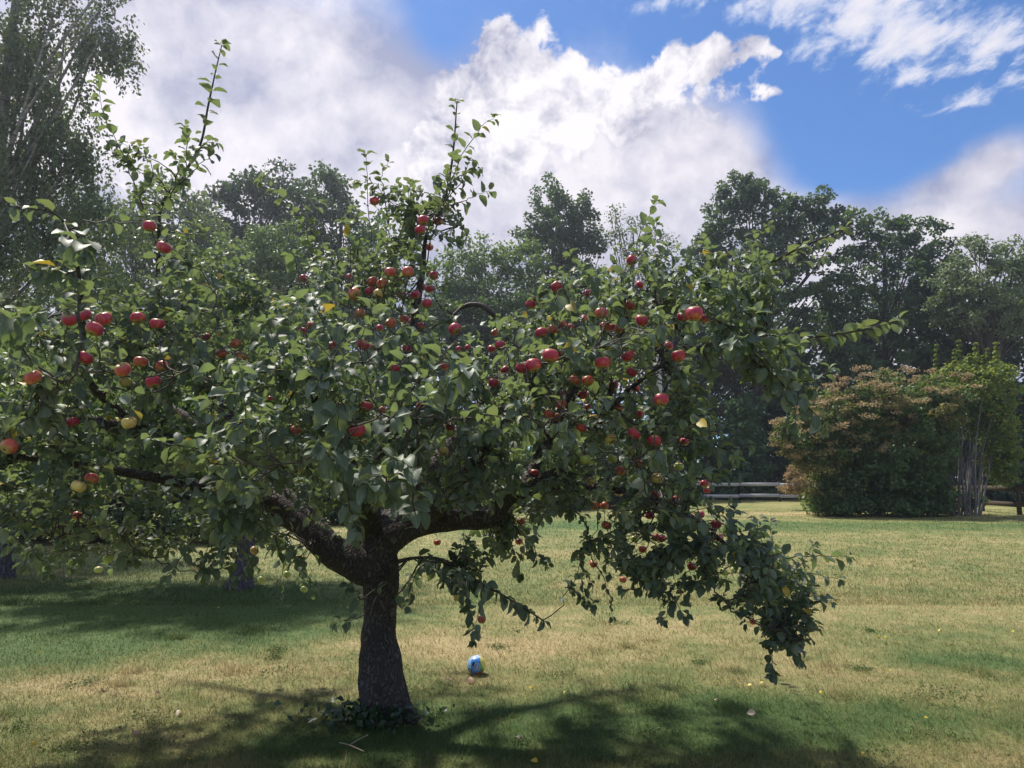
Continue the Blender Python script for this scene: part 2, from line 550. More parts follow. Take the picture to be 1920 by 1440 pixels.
dry = lh.blobs(gs.outputs[0], gs.outputs[1], [
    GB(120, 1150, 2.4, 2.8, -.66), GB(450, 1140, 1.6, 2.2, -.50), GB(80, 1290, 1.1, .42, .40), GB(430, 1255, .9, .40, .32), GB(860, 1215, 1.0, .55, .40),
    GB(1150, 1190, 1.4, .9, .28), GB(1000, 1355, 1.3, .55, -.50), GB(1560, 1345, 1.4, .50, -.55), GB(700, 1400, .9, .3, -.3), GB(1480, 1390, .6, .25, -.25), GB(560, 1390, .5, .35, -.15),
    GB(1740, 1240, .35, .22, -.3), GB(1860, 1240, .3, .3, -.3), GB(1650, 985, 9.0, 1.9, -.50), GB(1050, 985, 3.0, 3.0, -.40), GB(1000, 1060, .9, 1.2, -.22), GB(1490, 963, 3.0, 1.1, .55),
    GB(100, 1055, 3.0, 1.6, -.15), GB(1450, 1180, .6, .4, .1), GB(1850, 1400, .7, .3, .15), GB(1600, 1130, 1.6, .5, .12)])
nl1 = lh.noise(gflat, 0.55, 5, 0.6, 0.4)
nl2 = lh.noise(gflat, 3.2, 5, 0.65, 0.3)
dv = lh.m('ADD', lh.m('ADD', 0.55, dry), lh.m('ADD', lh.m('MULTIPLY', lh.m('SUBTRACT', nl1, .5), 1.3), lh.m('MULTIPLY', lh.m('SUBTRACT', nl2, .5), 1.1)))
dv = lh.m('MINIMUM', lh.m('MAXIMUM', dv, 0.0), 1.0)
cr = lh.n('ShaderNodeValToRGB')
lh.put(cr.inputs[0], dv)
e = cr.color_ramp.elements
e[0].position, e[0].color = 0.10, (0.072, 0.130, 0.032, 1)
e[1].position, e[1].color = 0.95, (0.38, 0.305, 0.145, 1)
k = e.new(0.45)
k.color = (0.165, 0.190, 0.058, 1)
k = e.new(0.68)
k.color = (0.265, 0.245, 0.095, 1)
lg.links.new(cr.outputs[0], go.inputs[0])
lg.links.new(dv, go.inputs[1])


def lawn_mat(name, blade):
    m_, h, out = new_mat(name)
    g = h.n('ShaderNodeGroup')
    g.node_tree = lg
    geo = h.n('ShaderNodeNewGeometry')
    p = h.n('ShaderNodeBsdfPrincipled')
    p.inputs['Roughness'].default_value = 0.7
    p.inputs['Specular IOR Level'].default_value = 0.25
    if blade:
        r = geo.outputs['Random Per Island']
        # a blade is green or straw; the patch sets how many are which
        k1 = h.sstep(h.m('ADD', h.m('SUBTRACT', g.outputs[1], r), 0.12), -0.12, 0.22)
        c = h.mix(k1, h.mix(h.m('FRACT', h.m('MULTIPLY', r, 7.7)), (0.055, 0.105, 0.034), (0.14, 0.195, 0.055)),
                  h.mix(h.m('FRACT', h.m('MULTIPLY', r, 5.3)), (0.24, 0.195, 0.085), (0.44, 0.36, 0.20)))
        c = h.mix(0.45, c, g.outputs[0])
        h.put(p.inputs['Base Color'], c)
        tr = h.n('ShaderNodeBsdfTranslucent')
        h.put(tr.inputs[0], c)
        mx = h.n('ShaderNodeMixShader')
        mx.inputs[0].default_value = 0.35
        h.t.links.new(p.outputs[0], mx.inputs[1])
        h.t.links.new(tr.outputs[0], mx.inputs[2])
        h.t.links.new(mx.outputs[0], out.inputs[0])
    else:
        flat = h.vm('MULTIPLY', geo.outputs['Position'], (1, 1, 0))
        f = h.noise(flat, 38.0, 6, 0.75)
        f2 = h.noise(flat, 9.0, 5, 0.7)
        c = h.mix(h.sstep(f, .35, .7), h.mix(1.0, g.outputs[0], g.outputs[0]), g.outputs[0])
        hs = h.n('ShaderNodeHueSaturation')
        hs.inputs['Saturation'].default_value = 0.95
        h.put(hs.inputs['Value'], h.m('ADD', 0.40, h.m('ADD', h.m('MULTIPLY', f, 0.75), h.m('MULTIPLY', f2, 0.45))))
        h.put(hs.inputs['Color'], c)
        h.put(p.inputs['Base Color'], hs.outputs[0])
        b = h.n('ShaderNodeBump')
        b.inputs['Strength'].default_value = 0.8
        b.inputs['Distance'].default_value = 0.03
        h.put(b.inputs['Height'], h.m('ADD', f, f2))
        h.t.links.new(b.outputs[0], p.inputs['Normal'])
        h.t.links.new(p.outputs[0], out.inputs[0])
    return m_


M_lawn = lawn_mat('lawn_sheet', False)
M_blade = lawn_mat('grass_blade', True)

# ------------------------------------------------------------------ ground and grass
S = 240.0
xs = np.concatenate([[-S, -120, -60], np.linspace(-30, 30, 61), [60, 120, S]])
ys = np.concatenate([[-S, -100], np.linspace(-10, 60, 71), [90, 150, S]])
gx, gy = np.meshgrid(xs, ys)
root0 = G(730, 1345)
hump = 0.05 * np.exp(-((gx - root0[0]) ** 2 + (gy - root0[1]) ** 2) / 0.35 ** 2)
gv = np.stack([gx.ravel(), gy.ravel(), np.zeros(gx.size)], 1)
nx_, ny_ = len(xs), len(ys)
ii = (np.arange(ny_ - 1)[:, None] * nx_ + np.arange(nx_ - 1)[None, :]).ravel()
gq = np.stack([ii, ii + 1, ii + nx_ + 1, ii + nx_], 1)
link('ground', mk_mesh('ground', gv, gq, np.full(len(gq), 4), M_lawn), kind='structure')


def grass_blades(n, d0, d1, seed, size, lean, wid):
    r = np.random.default_rng(seed)
    d = 1.0 / (1.0 / d1 + r.random(n) * (1.0 / d0 - 1.0 / d1))
    x = (r.random(n) * 2 - 1) * (d * 0.78 + 0.5)
    keep = np.hypot(x - root0[0], d - root0[1]) > 0.13
    d, x = d[keep], x[keep]
    n = len(d)
    lump = np.array([mnoise.noise(Vector((p, q, 3.0))) for p, q in zip(x * 2.6, d * 2.6)])
    h = size * (0.55 + 0.9 * r.random(n)) * (1 + 0.45 * lump)
    a = r.random(n) * 2 * math.pi
    ln = lean * (0.3 + r.random(n))
    tip = np.stack([np.cos(a) * ln * h, np.sin(a) * ln * h, h], 1)
    b = a + math.pi / 2 + r.normal(0, .5, n)
    wd = wid * (0.7 + 0.6 * r.random(n)) * np.maximum(1.0, d / 4.5)
    side = np.stack([np.cos(b) * wd, np.sin(b) * wd, np.zeros(n)], 1)
    base = np.stack([x, d, np.full(n, -0.004)], 1)
    V = np.stack([base - side, base + side, base + tip], 1).reshape(-1, 3)
    return V


gr = [grass_blades(330000, 2.35, 9.5, 3, 0.030, 1.3, 0.0019), grass_blades(120000, 9.0, 34.0, 4, 0.040, 1.0, 0.0021),
      grass_blades(26000, 2.35, 8.0, 6, 0.055, 1.2, 0.0022)]
rt = np.random.default_rng(9)                       # uneven tussocks
for k in range(70):
    dd_ = 1.0 / (1.0 / 11 + rt.random() * (1.0 / 2.6 - 1.0 / 11))
    x_ = (rt.random() * 2 - 1) * dd_ * .8
    if abs(x_ - root0[0]) < .25 and abs(dd_ - root0[1]) < .25:
        continue
    n_ = rt.integers(50, 170)
    sp_ = .04 + .09 * rt.random()
    bx, by = x_ + rt.normal(0, sp_, n_), dd_ + rt.normal(0, sp_, n_)
    hh = (.030 + .028 * rt.random()) * (.5 + rt.random(n_))
    aa = rt.random(n_) * 6.283
    wv = .0021 * (1 + .4 * rt.random(n_)) * max(1, dd_ / 4.5)
    b3 = np.stack([bx, by, np.full(n_, -.004)], 1)
    sd = np.stack([np.sin(aa) * wv, -np.cos(aa) * wv, np.zeros(n_)], 1)
    tp_ = b3 + np.stack([np.cos(aa) * hh * .9, np.sin(aa) * hh * .9, hh], 1)
    gr.append(np.stack([b3 - sd, b3 + sd, tp_], 1).reshape(-1, 3))
gV = np.concatenate(gr)
link('grass', mk_mesh('grass', gV, np.arange(len(gV)), np.full(len(gV) // 3, 3), M_blade), kind='stuff')
# ------------------------------------------------------------------ hazy air
hz = MB()
hz.box((0, 0, 17.0), (2 * S + 20, 2 * S + 20, 36.0))
mh, h_, out_ = new_mat('haze')
pv = h_.n('ShaderNodeVolumePrincipled')
pv.inputs['Color'].default_value = (0.80, 0.86, 1.0, 1)
pv.inputs['Density'].default_value = 0.0011
pv.inputs['Anisotropy'].default_value = 0.65
h_.t.links.new(pv.outputs[0], out_.inputs['Volume'])
link('haze', hz.mesh('haze', mh), kind='stuff')
# ------------------------------------------------------------------ the apple tree: wood
apple_tree = thing('apple_tree', 'old spreading apple tree laden with red fruit in the middle of the lawn', 'tree', root0)
AT = Vector(root0)


def tree_part(name, V, loops, sizes, mats, parent=apple_tree, smooth=True, kind=None, uv=None):
    return link(name, mk_mesh(name, np.asarray(V) - np.array(AT), loops, sizes, mats, smooth, uv), parent, kind=kind)


def bark_tube(pts, rr, seg, n, amp=0.10, ridge=0.06, seed=0.0, flare=None):
    line = smooth_line(np.column_stack([pts, rr]), n)
    V, q = tube(line[:, :3], line[:, 3], seg)
    ctr = np.repeat(line[:, :3], seg, axis=0)
    r0 = np.repeat(line[:, 3], seg)
    off = V - ctr
    k = np.array([mnoise.noise(Vector(v * 7.0) + Vector((seed, 0, 0))) for v in V])
    k2 = np.array([mnoise.noise(Vector((v[0] * 34, v[1] * 34, v[2] * 9 + seed))) for v in V])
    V = ctr + off * (1 + amp * k + ridge * k2)[:, None]
    return V, q


def cap_ends(V, q, seg):
    L = list(q.ravel()) + list(range(len(V) - seg, len(V)))
    return np.array(L), np.concatenate([np.full(len(q), 4), [seg]])


d0 = float(root0[1])
wood_pts = []                     # samples (x, y, z, radius) that branches may start from
# trunk
tp = np.array([P(724, 1362, d0 - .02), P(722, 1335, d0), P(716, 1290, d0 + .01), P(713, 1240, d0 + .02), P(711, 1180, d0 + .03), P(714, 1120, d0 + .03), P(712, 1075, d0 + .02),
               P(706, 1045, d0 + .02), P(704, 1010, d0 + .03)])
px2m = d0 / F
trr = np.array([52, 46, 42, 38, 31, 30, 34, 37, 28]) * px2m
V, q = bark_tube(tp, trr, 48, 110, 0.10, 0.07, 1.0)
# root flare towards one side and buttresses
zz = V[:, 2]
ang = np.arctan2(V[:, 1] - root0[1], V[:, 0] - root0[0])
fl = np.clip(1 - zz / 0.22, 0, 1) ** 2
butt = 1 + fl * (0.16 * np.cos(3 * ang + .6) + 0.30 * np.exp(-((ang + 0.3) / .6) ** 2))
V[:, :2] = root0[:2] + (V[:, :2] - root0[:2]) * butt[:, None]
L, Sz = cap_ends(V, q, 48)
tree_part('trunk', V, L, Sz, M_bark)

LIMBS = [   # photo x, photo y, depth, radius in photo pixels at that depth
    [(716, 1068, d0, 34), (668, 1056, d0 - .02, 33), (615, 1028, d0 - .02, 27), (560, 983, d0, 20), (515, 945, d0, 20), (470, 895, d0 + .1, 17), (330, 830, d0 + .1, 14), (215, 800, d0, 12), (90, 772, d0 - .1, 9), (-70, 750, d0 - .1, 6)],
    [(708, 1045, d0, 30), (735, 1010, d0 - .02, 25), (795, 985, d0 - .03, 19), (860, 975, d0 - .05, 19), (918, 972, d0 - .05, 17), (950, 938, d0 - .05, 15), (985, 912, d0 - .1, 14), (1040, 890, d0 - .1, 11), (1085, 852, d0 - .1, 9), (1120, 800, d0 - .1, 7), (1150, 720, d0 - .2, 5)],
    [(958, 935, d0 - .05, 11), (1010, 918, d0, 9.5), (1090, 915, d0, 8), (1190, 925, d0 - .1, 6.5), (1290, 965, d0 - .15, 5), (1370, 1030, d0 - .2, 4), (1440, 1110, d0 - .2, 3), (1490, 1190, d0 - .2, 2.5)],
    [(702, 1040, d0 + .05, 30), (690, 960, d0 + .15, 22), (715, 870, d0 + .2, 17), (742, 780, d0 + .2, 13), (768, 650, d0 + .15, 9), (790, 520, d0 + .1, 6), (800, 440, d0 + .05, 4), (830, 385, d0, 3), (848, 300, d0, 2.2), (857, 190, d0 - .05, 1.2)],
    [(545, 975, d0, 18), (490, 870, d0 + .3, 14), (410, 750, d0 + .3, 10), (320, 650, d0 + .2, 7), (297, 560, d0 + .1, 4.5), (298, 460, d0, 3.6), (303, 385, d0 - .05, 3.0), (345, 325, d0 - .1, 3), (376, 270, d0 - .1, 2.4), (390, 200, d0 - .1, 1.9), (404, 135, d0 - .1, 1.4), (416, 84, d0 - .1, .9)],
    [(520, 950, d0, 16), (440, 930, d0 - .1, 13), (340, 905, d0 - .3, 10), (200, 880, d0 - .6, 8), (60, 860, d0 - .9, 6), (-80, 840, d0 - 1.1, 4)],
    [(700, 1000, d0, 20), (672, 920, d0 - .45, 16), (640, 840, d0 - .9, 13), (605, 770, d0 - 1.3, 9), (560, 700, d0 - 1.6, 6)],
    [(800, 984, d0, 16), (850, 920, d0 - .4, 14), (920, 830, d0 - .9, 11), (980, 750, d0 - 1.3, 8), (1010, 690, d0 - 1.5, 5)],
    [(712, 1010, d0 + .05, 22), (760, 930, d0 + .5, 18), (840, 840, d0 + 1.0, 14), (900, 760, d0 + 1.4, 10), (960, 680, d0 + 1.9, 6)],
    [(640, 1045, d0, 20), (580, 970, d0 + .6, 17), (480, 880, d0 + 1.1, 12), (380, 800, d0 + 1.5, 8), (280, 740, d0 + 1.9, 5)],
    [(985, 912, d0 - .1, 12), (1025, 830, d0, 11), (1070, 740, d0 + .1, 10), (1140, 650, d0 + .1, 6.5), (1220, 580, d0, 5), (1320, 545, d0 - .2, 3.6), (1420, 505, d0 - .35, 2.8), (1500, 465, d0 - .4, 2.0), (1585, 428, d0 - .45, 1.3)],
    [(1060, 760, d0 + .1, 7), (1000, 680, d0 + .1, 6.5), (945, 612, d0, 5.5), (912, 578, d0 - .05, 5), (886, 571, d0 - .05, 4.6), (866, 577, d0 - .05, 3.6), (848, 592, d0 - .1, 2)],
    [(1110, 810, d0 - .1, 6), (1170, 740, d0 - .5, 5), (1250, 680, d0 - .8, 4), (1350, 640, d0 - 1.0, 3.4), (1430, 630, d0 - 1.05, 3.0), (1520, 632, d0 - 1.05, 2.5), (1600, 622, d0 - 1.05, 1.9), (1688, 600, d0 - 1.05, 1.2)],
    [(300, 830, d0 + .1, 9), (170, 720, d0 - .4, 7), (155, 600, d0 - .9, 5), (148, 520, d0 - 1.1, 4), (132, 440, d0 - 1.3, 3), (100, 400, d0 - 1.4, 2), (30, 388, d0 - 1.45, 1.2)],
    [(735, 1056, d0 + .02, 4.5), (780, 1046, d0 - .1, 3), (830, 1050, d0 - .3, 2.6), (885, 1085, d0 - .45, 2.2), (950, 1120, d0 - .5, 1.8), (1018, 1163, d0 - .5, 1.4)],
]
limb_lines = []
for k, lb in enumerate(LIMBS):
    a = np.array([np.append(P(x, y, Y), r * Y / F) for x, y, Y, r in lb])
    seg = 24 if k < 2 else (12 if lb[0][3] > 9 else 8)
    n = 70 if k < 2 else 44
    V, q = bark_tube(a[:, :3], a[:, 3], seg, n, 0.14 if k < 11 else .06, 0.05 if k < 11 else 0, 3.0 + k)
    L, Sz = cap_ends(V, q, seg)
    tree_part('limb', V, L, Sz, M_bark if lb[0][3] > 8 else M_twig)
    ln = smooth_line(a, 60)
    limb_lines.append(ln)
    wood_pts.append(ln[8:])

# crown volumes: photo x, y, rx, ry, depth, half depth, share of twigs
VOL = [
    (60, 790, 300, 150, 4.1, 1.2, 1.0), (180, 670, 240, 65, 4.5, 1.1, .6), (400, 720, 260, 210, 4.7, 1.6, 1.35), (430, 600, 220, 110, 5.0, 1.1, .7),
    (640, 760, 210, 230, 3.9, 1.4, 1.3), (720, 560, 130, 170, 4.8, .9, .62), (730, 390, 85, 85, 4.7, .45, .16), (850, 410, 35, 60, 4.6, .3, .07),
    (880, 780, 210, 170, 4.0, 1.4, 1.1), (1080, 660, 190, 130, 4.4, 1.4, 1.2), (1130, 800, 190, 160, 4.2, 1.2, 1.25),
    (1190, 540, 190, 60, 4.3, .9, .42), (1070, 560, 110, 60, 4.8, .8, .22), (1290, 640, 110, 130, 3.9, .7, .42), (1400, 520, 90, 45, 4.1, .3, .15), (1420, 650, 80, 45, 3.6, .3, .15), (1490, 720, 45, 55, 3.5, .2, .055),
    (1230, 900, 130, 130, 4.3, .9, 1.05), (1330, 800, 60, 60, 4.2, .5, .12), (1300, 1010, 115, 85, 4.3, .6, .90), (1370, 1000, 60, 50, 4.3, .4, .25), (1420, 1090, 95, 62, 4.3, .45, .60), (1475, 1160, 45, 50, 4.3, .3, .17), (1240, 1085, 80, 36, 4.3, .4, .2),
    (330, 940, 290, 110, 4.6, 1.5, 1.0), (60, 930, 200, 100, 4.3, 1.3, .6), (280, 1030, 250, 45, 4.8, .9, .30), (560, 1030, 70, 60, 4.7, .5, .10), (500, 880, 150, 120, 4.0, 1.0, .5),
    (830, 900, 150, 80, 4.4, 1.0, .40), (700, 780, 330, 120, 6.0, 1.0, .8), (1050, 800, 180, 120, 5.8, .9, .5), (860, 1055, 100, 45, 4.5, .4, .26), (950, 1000, 70, 50, 5.2, .4, .26), (1120, 1030, 50, 60, 4.4, .3, .10), (1010, 930, 170, 45, 4.6, .9, .45),
    (240, 330, 50, 60, 4.7, .3, .05), (400, 500, 110, 50, 5.2, .6, .12),
]
RAWN = 1720
tot = sum(v[6] for v in VOL)
targets = []
for x, y, rx, ry, Y, hd, sh in VOL:
    n = max(3, int(RAWN * sh / tot))
    u = unit(rng.normal(size=(n, 3)))
    rr = rng.random(n) ** 0.42
    c = P(x, y, Y)
    m = Y / F
    p = c + u * rr[:, None] * np.array([rx * m, hd, ry * m])
    targets.append(p)
targets = np.concatenate(targets)
targets = targets[targets[:, 2] > 0.42]
targets = targets[targets[:, 1] > 2.35]


def curve_from(a, ta, b, n=10, wob=0.03, sag=0.0):
    Lg = np.linalg.norm(b - a)
    c1 = a + unit(unit(b - a) + 0.7 * ta) * Lg * 0.38
    c2 = b - unit(unit(b - a) + np.array([0, 0, 0.35 - sag])) * Lg * 0.33
    t = np.linspace(0, 1, n)[:, None]
    p = (1 - t) ** 3 * a + 3 * (1 - t) ** 2 * t * c1 + 3 * (1 - t) * t * t * c2 + t ** 3 * b
    p[1:-1] += rng.normal(0, wob * min(Lg, .6), (n - 2, 3)) * 0.5
    return p


def nearest(pt, W, T, bias=0.25):
    d = np.linalg.norm(W[:, :3] - pt, axis=1)
    cost = d + bias * np.maximum(0, W[:, 2] - pt[2]) * 0.6
    i = int(np.argmin(cost))
    return i, d[i]


def tang(ln):
    return unit(np.gradient(ln[:, :3], axis=0))


W = np.concatenate(wood_pts)
TW = np.concatenate([tang(l)[8:] for l in limb_lines])
# secondary branches
order = np.argsort(rng.random(len(targets)))
sec = targets[order[:150]]
dd = np.array([nearest(t, W, TW)[1] for t in sec])
sec = sec[np.argsort(dd)]
newW, newT = [W], [TW]
for t in sec:
    Wc, Tc = np.concatenate(newW), np.concatenate(newT)
    i, dist = nearest(t, Wc, Tc)
    if dist < 0.22:
        continue
    ln = curve_from(Wc[i, :3], Tc[i], t, 14, 0.05)
    r0 = min(Wc[i, 3] * 0.65, 0.006 + 0.010 * dist)
    rr = np.linspace(max(r0, .005), 0.0035, 14)
    V, q = tube(ln, rr, 7)
    tree_part('branch', V, q, np.full(len(q), 4), M_twig)
    s2 = np.column_stack([ln, rr])
    fine = smooth_line(s2, 28)
    newW.append(fine[4:])
    newT.append(tang(fine)[4:])
Wc, Tc = np.concatenate(newW), np.concatenate(newT)

# ------------------------------------------------------------------ apples (photo x, y, radius, kind | what singles it out)
APPLES = """
130 599 16 r|red apple at far left, leftmost of the row of four
159 591 14 r|red apple tucked behind the first two of the far left row
177 617 18 r|large red apple hanging lowest in the far left row
194 598 17 r|large red apple at the right end of the far left cluster
258 596 15 r|red apple just right of the far left cluster, beside an upright shoot
295 607 15 r|red apple on the upright shoot, right of a similar one
160 671 16 r|dark red apple crossed by an upright twig below the far left cluster
230 693 17 o|large orange-red apple, leftmost of the knot of four on a dark branch
263 678 14 o|orange apple, topmost of the knot of four on a dark branch
305 687 14 o|blushed red apple, rightmost of the knot of four on a dark branch
287 716 15 r|red apple hanging lowest below the knot of four
235 717 12 y|dull yellow apple half hidden under the large orange-red one
62 708 17 o|shaded brown orange apple near the left edge of the photo
17 837 17 o|red and yellow apple at the left edge showing its calyx
137 792 13 r|small red apple below the bare horizontal branch at far left
242 793 15 y|yellow green apple lying on the thick dark branch at left
147 912 15 y|yellow apple, lower of a pair deep in the lower left shade
172 897 14 o|orange apple, upper of a pair deep in the lower left shade
280 424 14 r|red apple high on the left shoot, upper of the two
307 464 15 r|red apple high on the left shoot, lower of the two
386 632 10 r|small red apple alone before the gap at upper left
415 663 11 o|small orange apple, leftmost of the trio left of the middle
442 645 11 o|small orange red apple, topmost of the trio left of the middle
454 667 11 o|small brownish apple, lowest of the trio left of the middle
569 522 10 r|small red apple alone at the upper edge left of the central shoots
582 609 8 o|tiny orange apple, upper of two above the bluish front leaves
569 620 8 r|tiny pink red apple, lower of two above the bluish front leaves
623 647 10 r|dark red apple half covered by leaves left of the central cluster
507 747 6 r|tiny pink apple in the dark hollow left of the bluish rosette
555 806 11 o|orange apple in the dark hollow between the two bluish rosettes
702 377 11 r|red apple highest of all on the central shoots
793 413 12 r|red apple, upper of the high central trio on the leaning shoot
788 431 12 r|red apple, lower of the high central trio on the leaning shoot
822 415 10 r|red apple, rightmost of the high central trio on the leaning shoot
805 463 9 r|small red apple just below the high central trio
655 518 7 r|tiny red apple at the left rim of the central cluster
665 551 13 o|blushed apple, leftmost of the central cluster
693 545 11 r|red apple wedged between two paler ones in the central cluster
698 527 11 o|orange apple, upper left of the stack in the central cluster
716 532 12 o|orange apple, upper right of the stack in the central cluster
711 551 12 y|pale orange apple, lowest of the stack in the central cluster
732 510 13 o|dull brownish apple above the central stack
765 510 14 o|dull brownish apple, right of its twin above the central stack
813 517 10 r|dark red apple under a big leaf right of the central cluster
675 588 11 o|blushed apple hanging below the leftmost one of the central cluster
753 553 11 r|bright red apple, left end of the row right of the central cluster
779 553 11 r|red apple in the middle of the row right of the central cluster
792 539 9 r|small red apple behind the row right of the central cluster
805 542 10 r|small red apple at the upper right end of the central row
801 569 12 r|red apple hanging below the right end of the central row
733 605 12 o|blushed apple beside the thin upright twig under the central cluster
712 615 8 r|small red apple left of the thin upright twig under the central cluster
758 598 10 o|red orange apple, upper of three beside the thin dark twig
773 603 8 r|small red apple, middle of three beside the thin dark twig
788 612 9 r|red apple, lowest of three beside the thin dark twig
681 646 13 r|red apple, larger of the pair left of the middle
701 650 8 r|small red apple, smaller of the pair left of the middle
763 653 10 r|dark red apple at the foot of the thin dark twig
853 617 14 r|red apple half under a leaf below the arched branch
928 623 9 o|small orange apple just right of the arched branch
861 654 7 r|tiny red apple, left of two below the arched branch
877 651 7 r|tiny red apple, right of two below the arched branch
922 654 9 r|small red apple touching a larger one left of the middle right cluster
938 648 12 r|red apple with a smaller one at its left side
995 571 11 r|pinkish red apple under the tip of a grey branch
1043 537 13 r|red apple standing clear on top of the right half of the crown
1185 488 12 r|red apple highest on the right half of the crown
1100 551 10 r|red apple among the top leaves left of the yellow leaf
1200 534 10 r|dark red apple right of the yellow leaf near the top
1180 572 12 o|red orange apple on the straight grey branch under the yellow leaf
1015 624 13 r|red apple in front of the grey forked branch
1037 617 11 o|orange apple just right of the red one at the grey fork
1055 608 9 o|brownish apple behind the grey fork, left of a small red one
1070 612 8 r|small red apple right of the brownish one behind the grey fork
1127 587 14 o|large brownish red apple, upper of the right hand knot
1135 612 12 o|orange apple, left of the three under the right hand knot
1147 615 11 r|red apple, middle of the three under the right hand knot
1159 618 10 o|orange apple, right of the three under the right hand knot
1095 597 8 r|small red apple left of the right hand knot
1203 600 14 r|red apple to the right of the right hand knot
1302 588 19 r|largest red apple, in front of the long right shoot
1281 594 13 r|red apple peeping out left of the largest one
1320 598 11 r|red apple behind the right side of the largest one
1254 648 9 r|dull red apple above the pale pole
1272 667 15 r|bright red apple cut across by a green leaf right of the pole
1032 667 17 r|large red apple, upper of the front cluster in the middle
1047 666 10 r|small red apple right of the large upper one in the front cluster
1000 685 17 r|large red apple showing its calyx, lowest of the front cluster
979 690 14 r|red apple left of the large one showing its calyx
947 693 10 r|small red apple at the left end of the front cluster
925 718 11 r|pink apple among pale leaves below the front cluster
1130 680 16 r|large dark red apple standing alone in the right middle
1178 668 14 r|red apple, upper of two left of the pole
1185 698 12 r|red apple, lower of two left of the pole
1077 713 12 o|orange brown apple, left of a level pair
1102 714 13 o|orange brown apple, right of a level pair above a yellow leaf
1150 723 10 r|dull red apple in shade right of the level pair
1192 728 9 r|small red apple below the two left of the pole
1093 740 11 r|red apple straight below the level pair
1060 738 9 r|small dark red apple below the left one of the level pair
1052 758 12 o|red orange apple hanging above a yellow leaf
1030 777 12 o|red and yellow apple beside two round blue green leaves
1043 781 10 o|orange apple touching the red and yellow one from the right
1102 763 8 r|tiny red apple between the thin hanging twig and the pole
1160 765 9 o|small orange apple in shade left of the large one under the pole
1240 749 16 r|large red apple under the pole showing its calyx
1200 778 10 r|red apple just lower left of the large one under the pole
1090 803 12 o|blushed apple at the end of the thin hanging twig
1113 783 9 y|dull greenish apple right of the thin hanging twig
1145 823 12 y|yellow apple right of the blushed one on the hanging twig
1189 813 14 r|red apple showing its calyx, left of a brighter one at right
1227 826 14 r|bright red apple low on the right side beside a blue green leaf
1184 844 11 g|green apple under two red ones on the right side
1098 861 12 g|yellow green apple above a bright leaf in the lower right crown
1148 860 10 g|dull green apple in the shade of the lower right crown
1163 883 11 o|red orange apple, brightest in the lower right shade
1197 870 10 o|orange apple half covered right of the green one
1108 902 10 y|yellow apple lowest on the thin stem in the lower right crown
1161 924 9 y|small yellow apple below the red orange one in the lower right shade
1232 897 12 y|yellow orange apple near the right rim of the lower crown
1230 927 10 o|brownish orange apple under the yellow orange one at the right rim
1267 938 10 o|orange apple at the start of the drooping right branch
1273 875 10 g|green apple at the right rim above the drooping branch
1283 828 9 r|small red apple at the right rim beside pale leaves
1002 887 10 r|dark red apple alone above the right limb
1113 947 11 o|dark orange apple under the lower right crown, left of two
1133 948 9 o|small brown orange apple under the lower right crown, right of two
844 800 10 r|red apple sitting on top of a yellow green one
844 813 10 g|yellow green apple under a red one in the middle
832 846 11 y|yellow apple half behind a leaf below the middle pair
687 762 13 r|red apple above the lone one in front of the trunk line
670 807 17 r|large flattened red apple hanging clear in the middle left
716 769 9 o|small orange apple with a white leaf underside across it
788 760 9 r|small red apple cut by a blue green leaf in the middle
740 690 12 r|red apple half covered by a grey leaf right of the bluish rosette
833 687 9 o|small orange apple behind the rosette of front leaves in the middle
640 760 8 r|small red apple beside the tip of the upper bluish rosette
1321 907 9 r|dark red apple, upper of a pair on the drooping branch
1326 918 8 r|pinkish apple, lower of a pair on the drooping branch
1312 965 10 r|red apple, first of three down the drooping branch
1343 983 11 r|red apple, second of three down the drooping branch
1348 1008 10 r|red apple, third of three down the drooping branch
1297 1062 10 o|orange red apple low on the inside of the drooping branch
1357 1072 9 g|green apple, larger of two in the drooping branch
1377 1068 7 g|green apple, smaller of two in the drooping branch
1412 1165 8 o|orange apple at the underside near the tip of the drooping branch
1230 1008 9 r|red apple, left of a pair inside the drooping branch
1241 1010 9 r|red apple, right of a pair inside the drooping branch
1218 967 9 r|red apple above the pair inside the drooping branch
1190 1010 9 g|greenish apple left of the pair inside the drooping branch
1137 985 11 o|dark orange apple at the head of the bare hanging twig
1205 1030 9 o|brown orange apple below the greenish one in the drooping branch
1113 1057 9 o|orange red apple on the thin hanging spray right of the trunk
1168 1087 8 o|dull orange apple hanging lowest between spray and drooping branch
903 1162 9 o|orange red apple among the dark hanging leaves above the ball
977 978 9 o|orange apple under the right limb against the lawn
973 1015 8 o|small orange apple in the hanging leaves against the lawn
820 1017 8 o|small orange apple right under the right limb near the trunk
203 1047 10 g|green apple at the lower left rim, upper of two
185 1068 8 g|small green apple at the lower left rim, lower of two
477 1032 9 y|yellow brown apple above the grey trunk behind
490 1087 8 g|green apple right beside the grey trunk behind
538 1077 8 g|green apple between the grey trunk and the apple trunk
570 1105 8 g|green apple hanging lowest on the left side near the trunk
145 967 10 o|brownish apple in deep shade above the lower left rim
"""
AP = []
for row in APPLES.strip().splitlines():
    head, words = row.split('|')
    x, y, r, kd = head.split()
    AP.append((float(x), float(y), float(r), kd, words.strip()))
apos = []
for x, y, r, kd, words in AP:
    Y = min(max(F * 0.0365 / r, 2.6), 6.2)
    Y = d0 + (Y - d0) * 0.85
    apos.append(P(x, y, Y))
apos = np.array(apos)
arad = np.array([a[2] * p[1] / F * 0.98 for a, p in zip(AP, apos)])
arad = np.clip(arad * 0.91, 0.021, 0.040)

# ------------------------------------------------------------------ twigs and leaf positions
twigs = MB()
LP, LD, LN, LS, LY = [], [], [], [], []


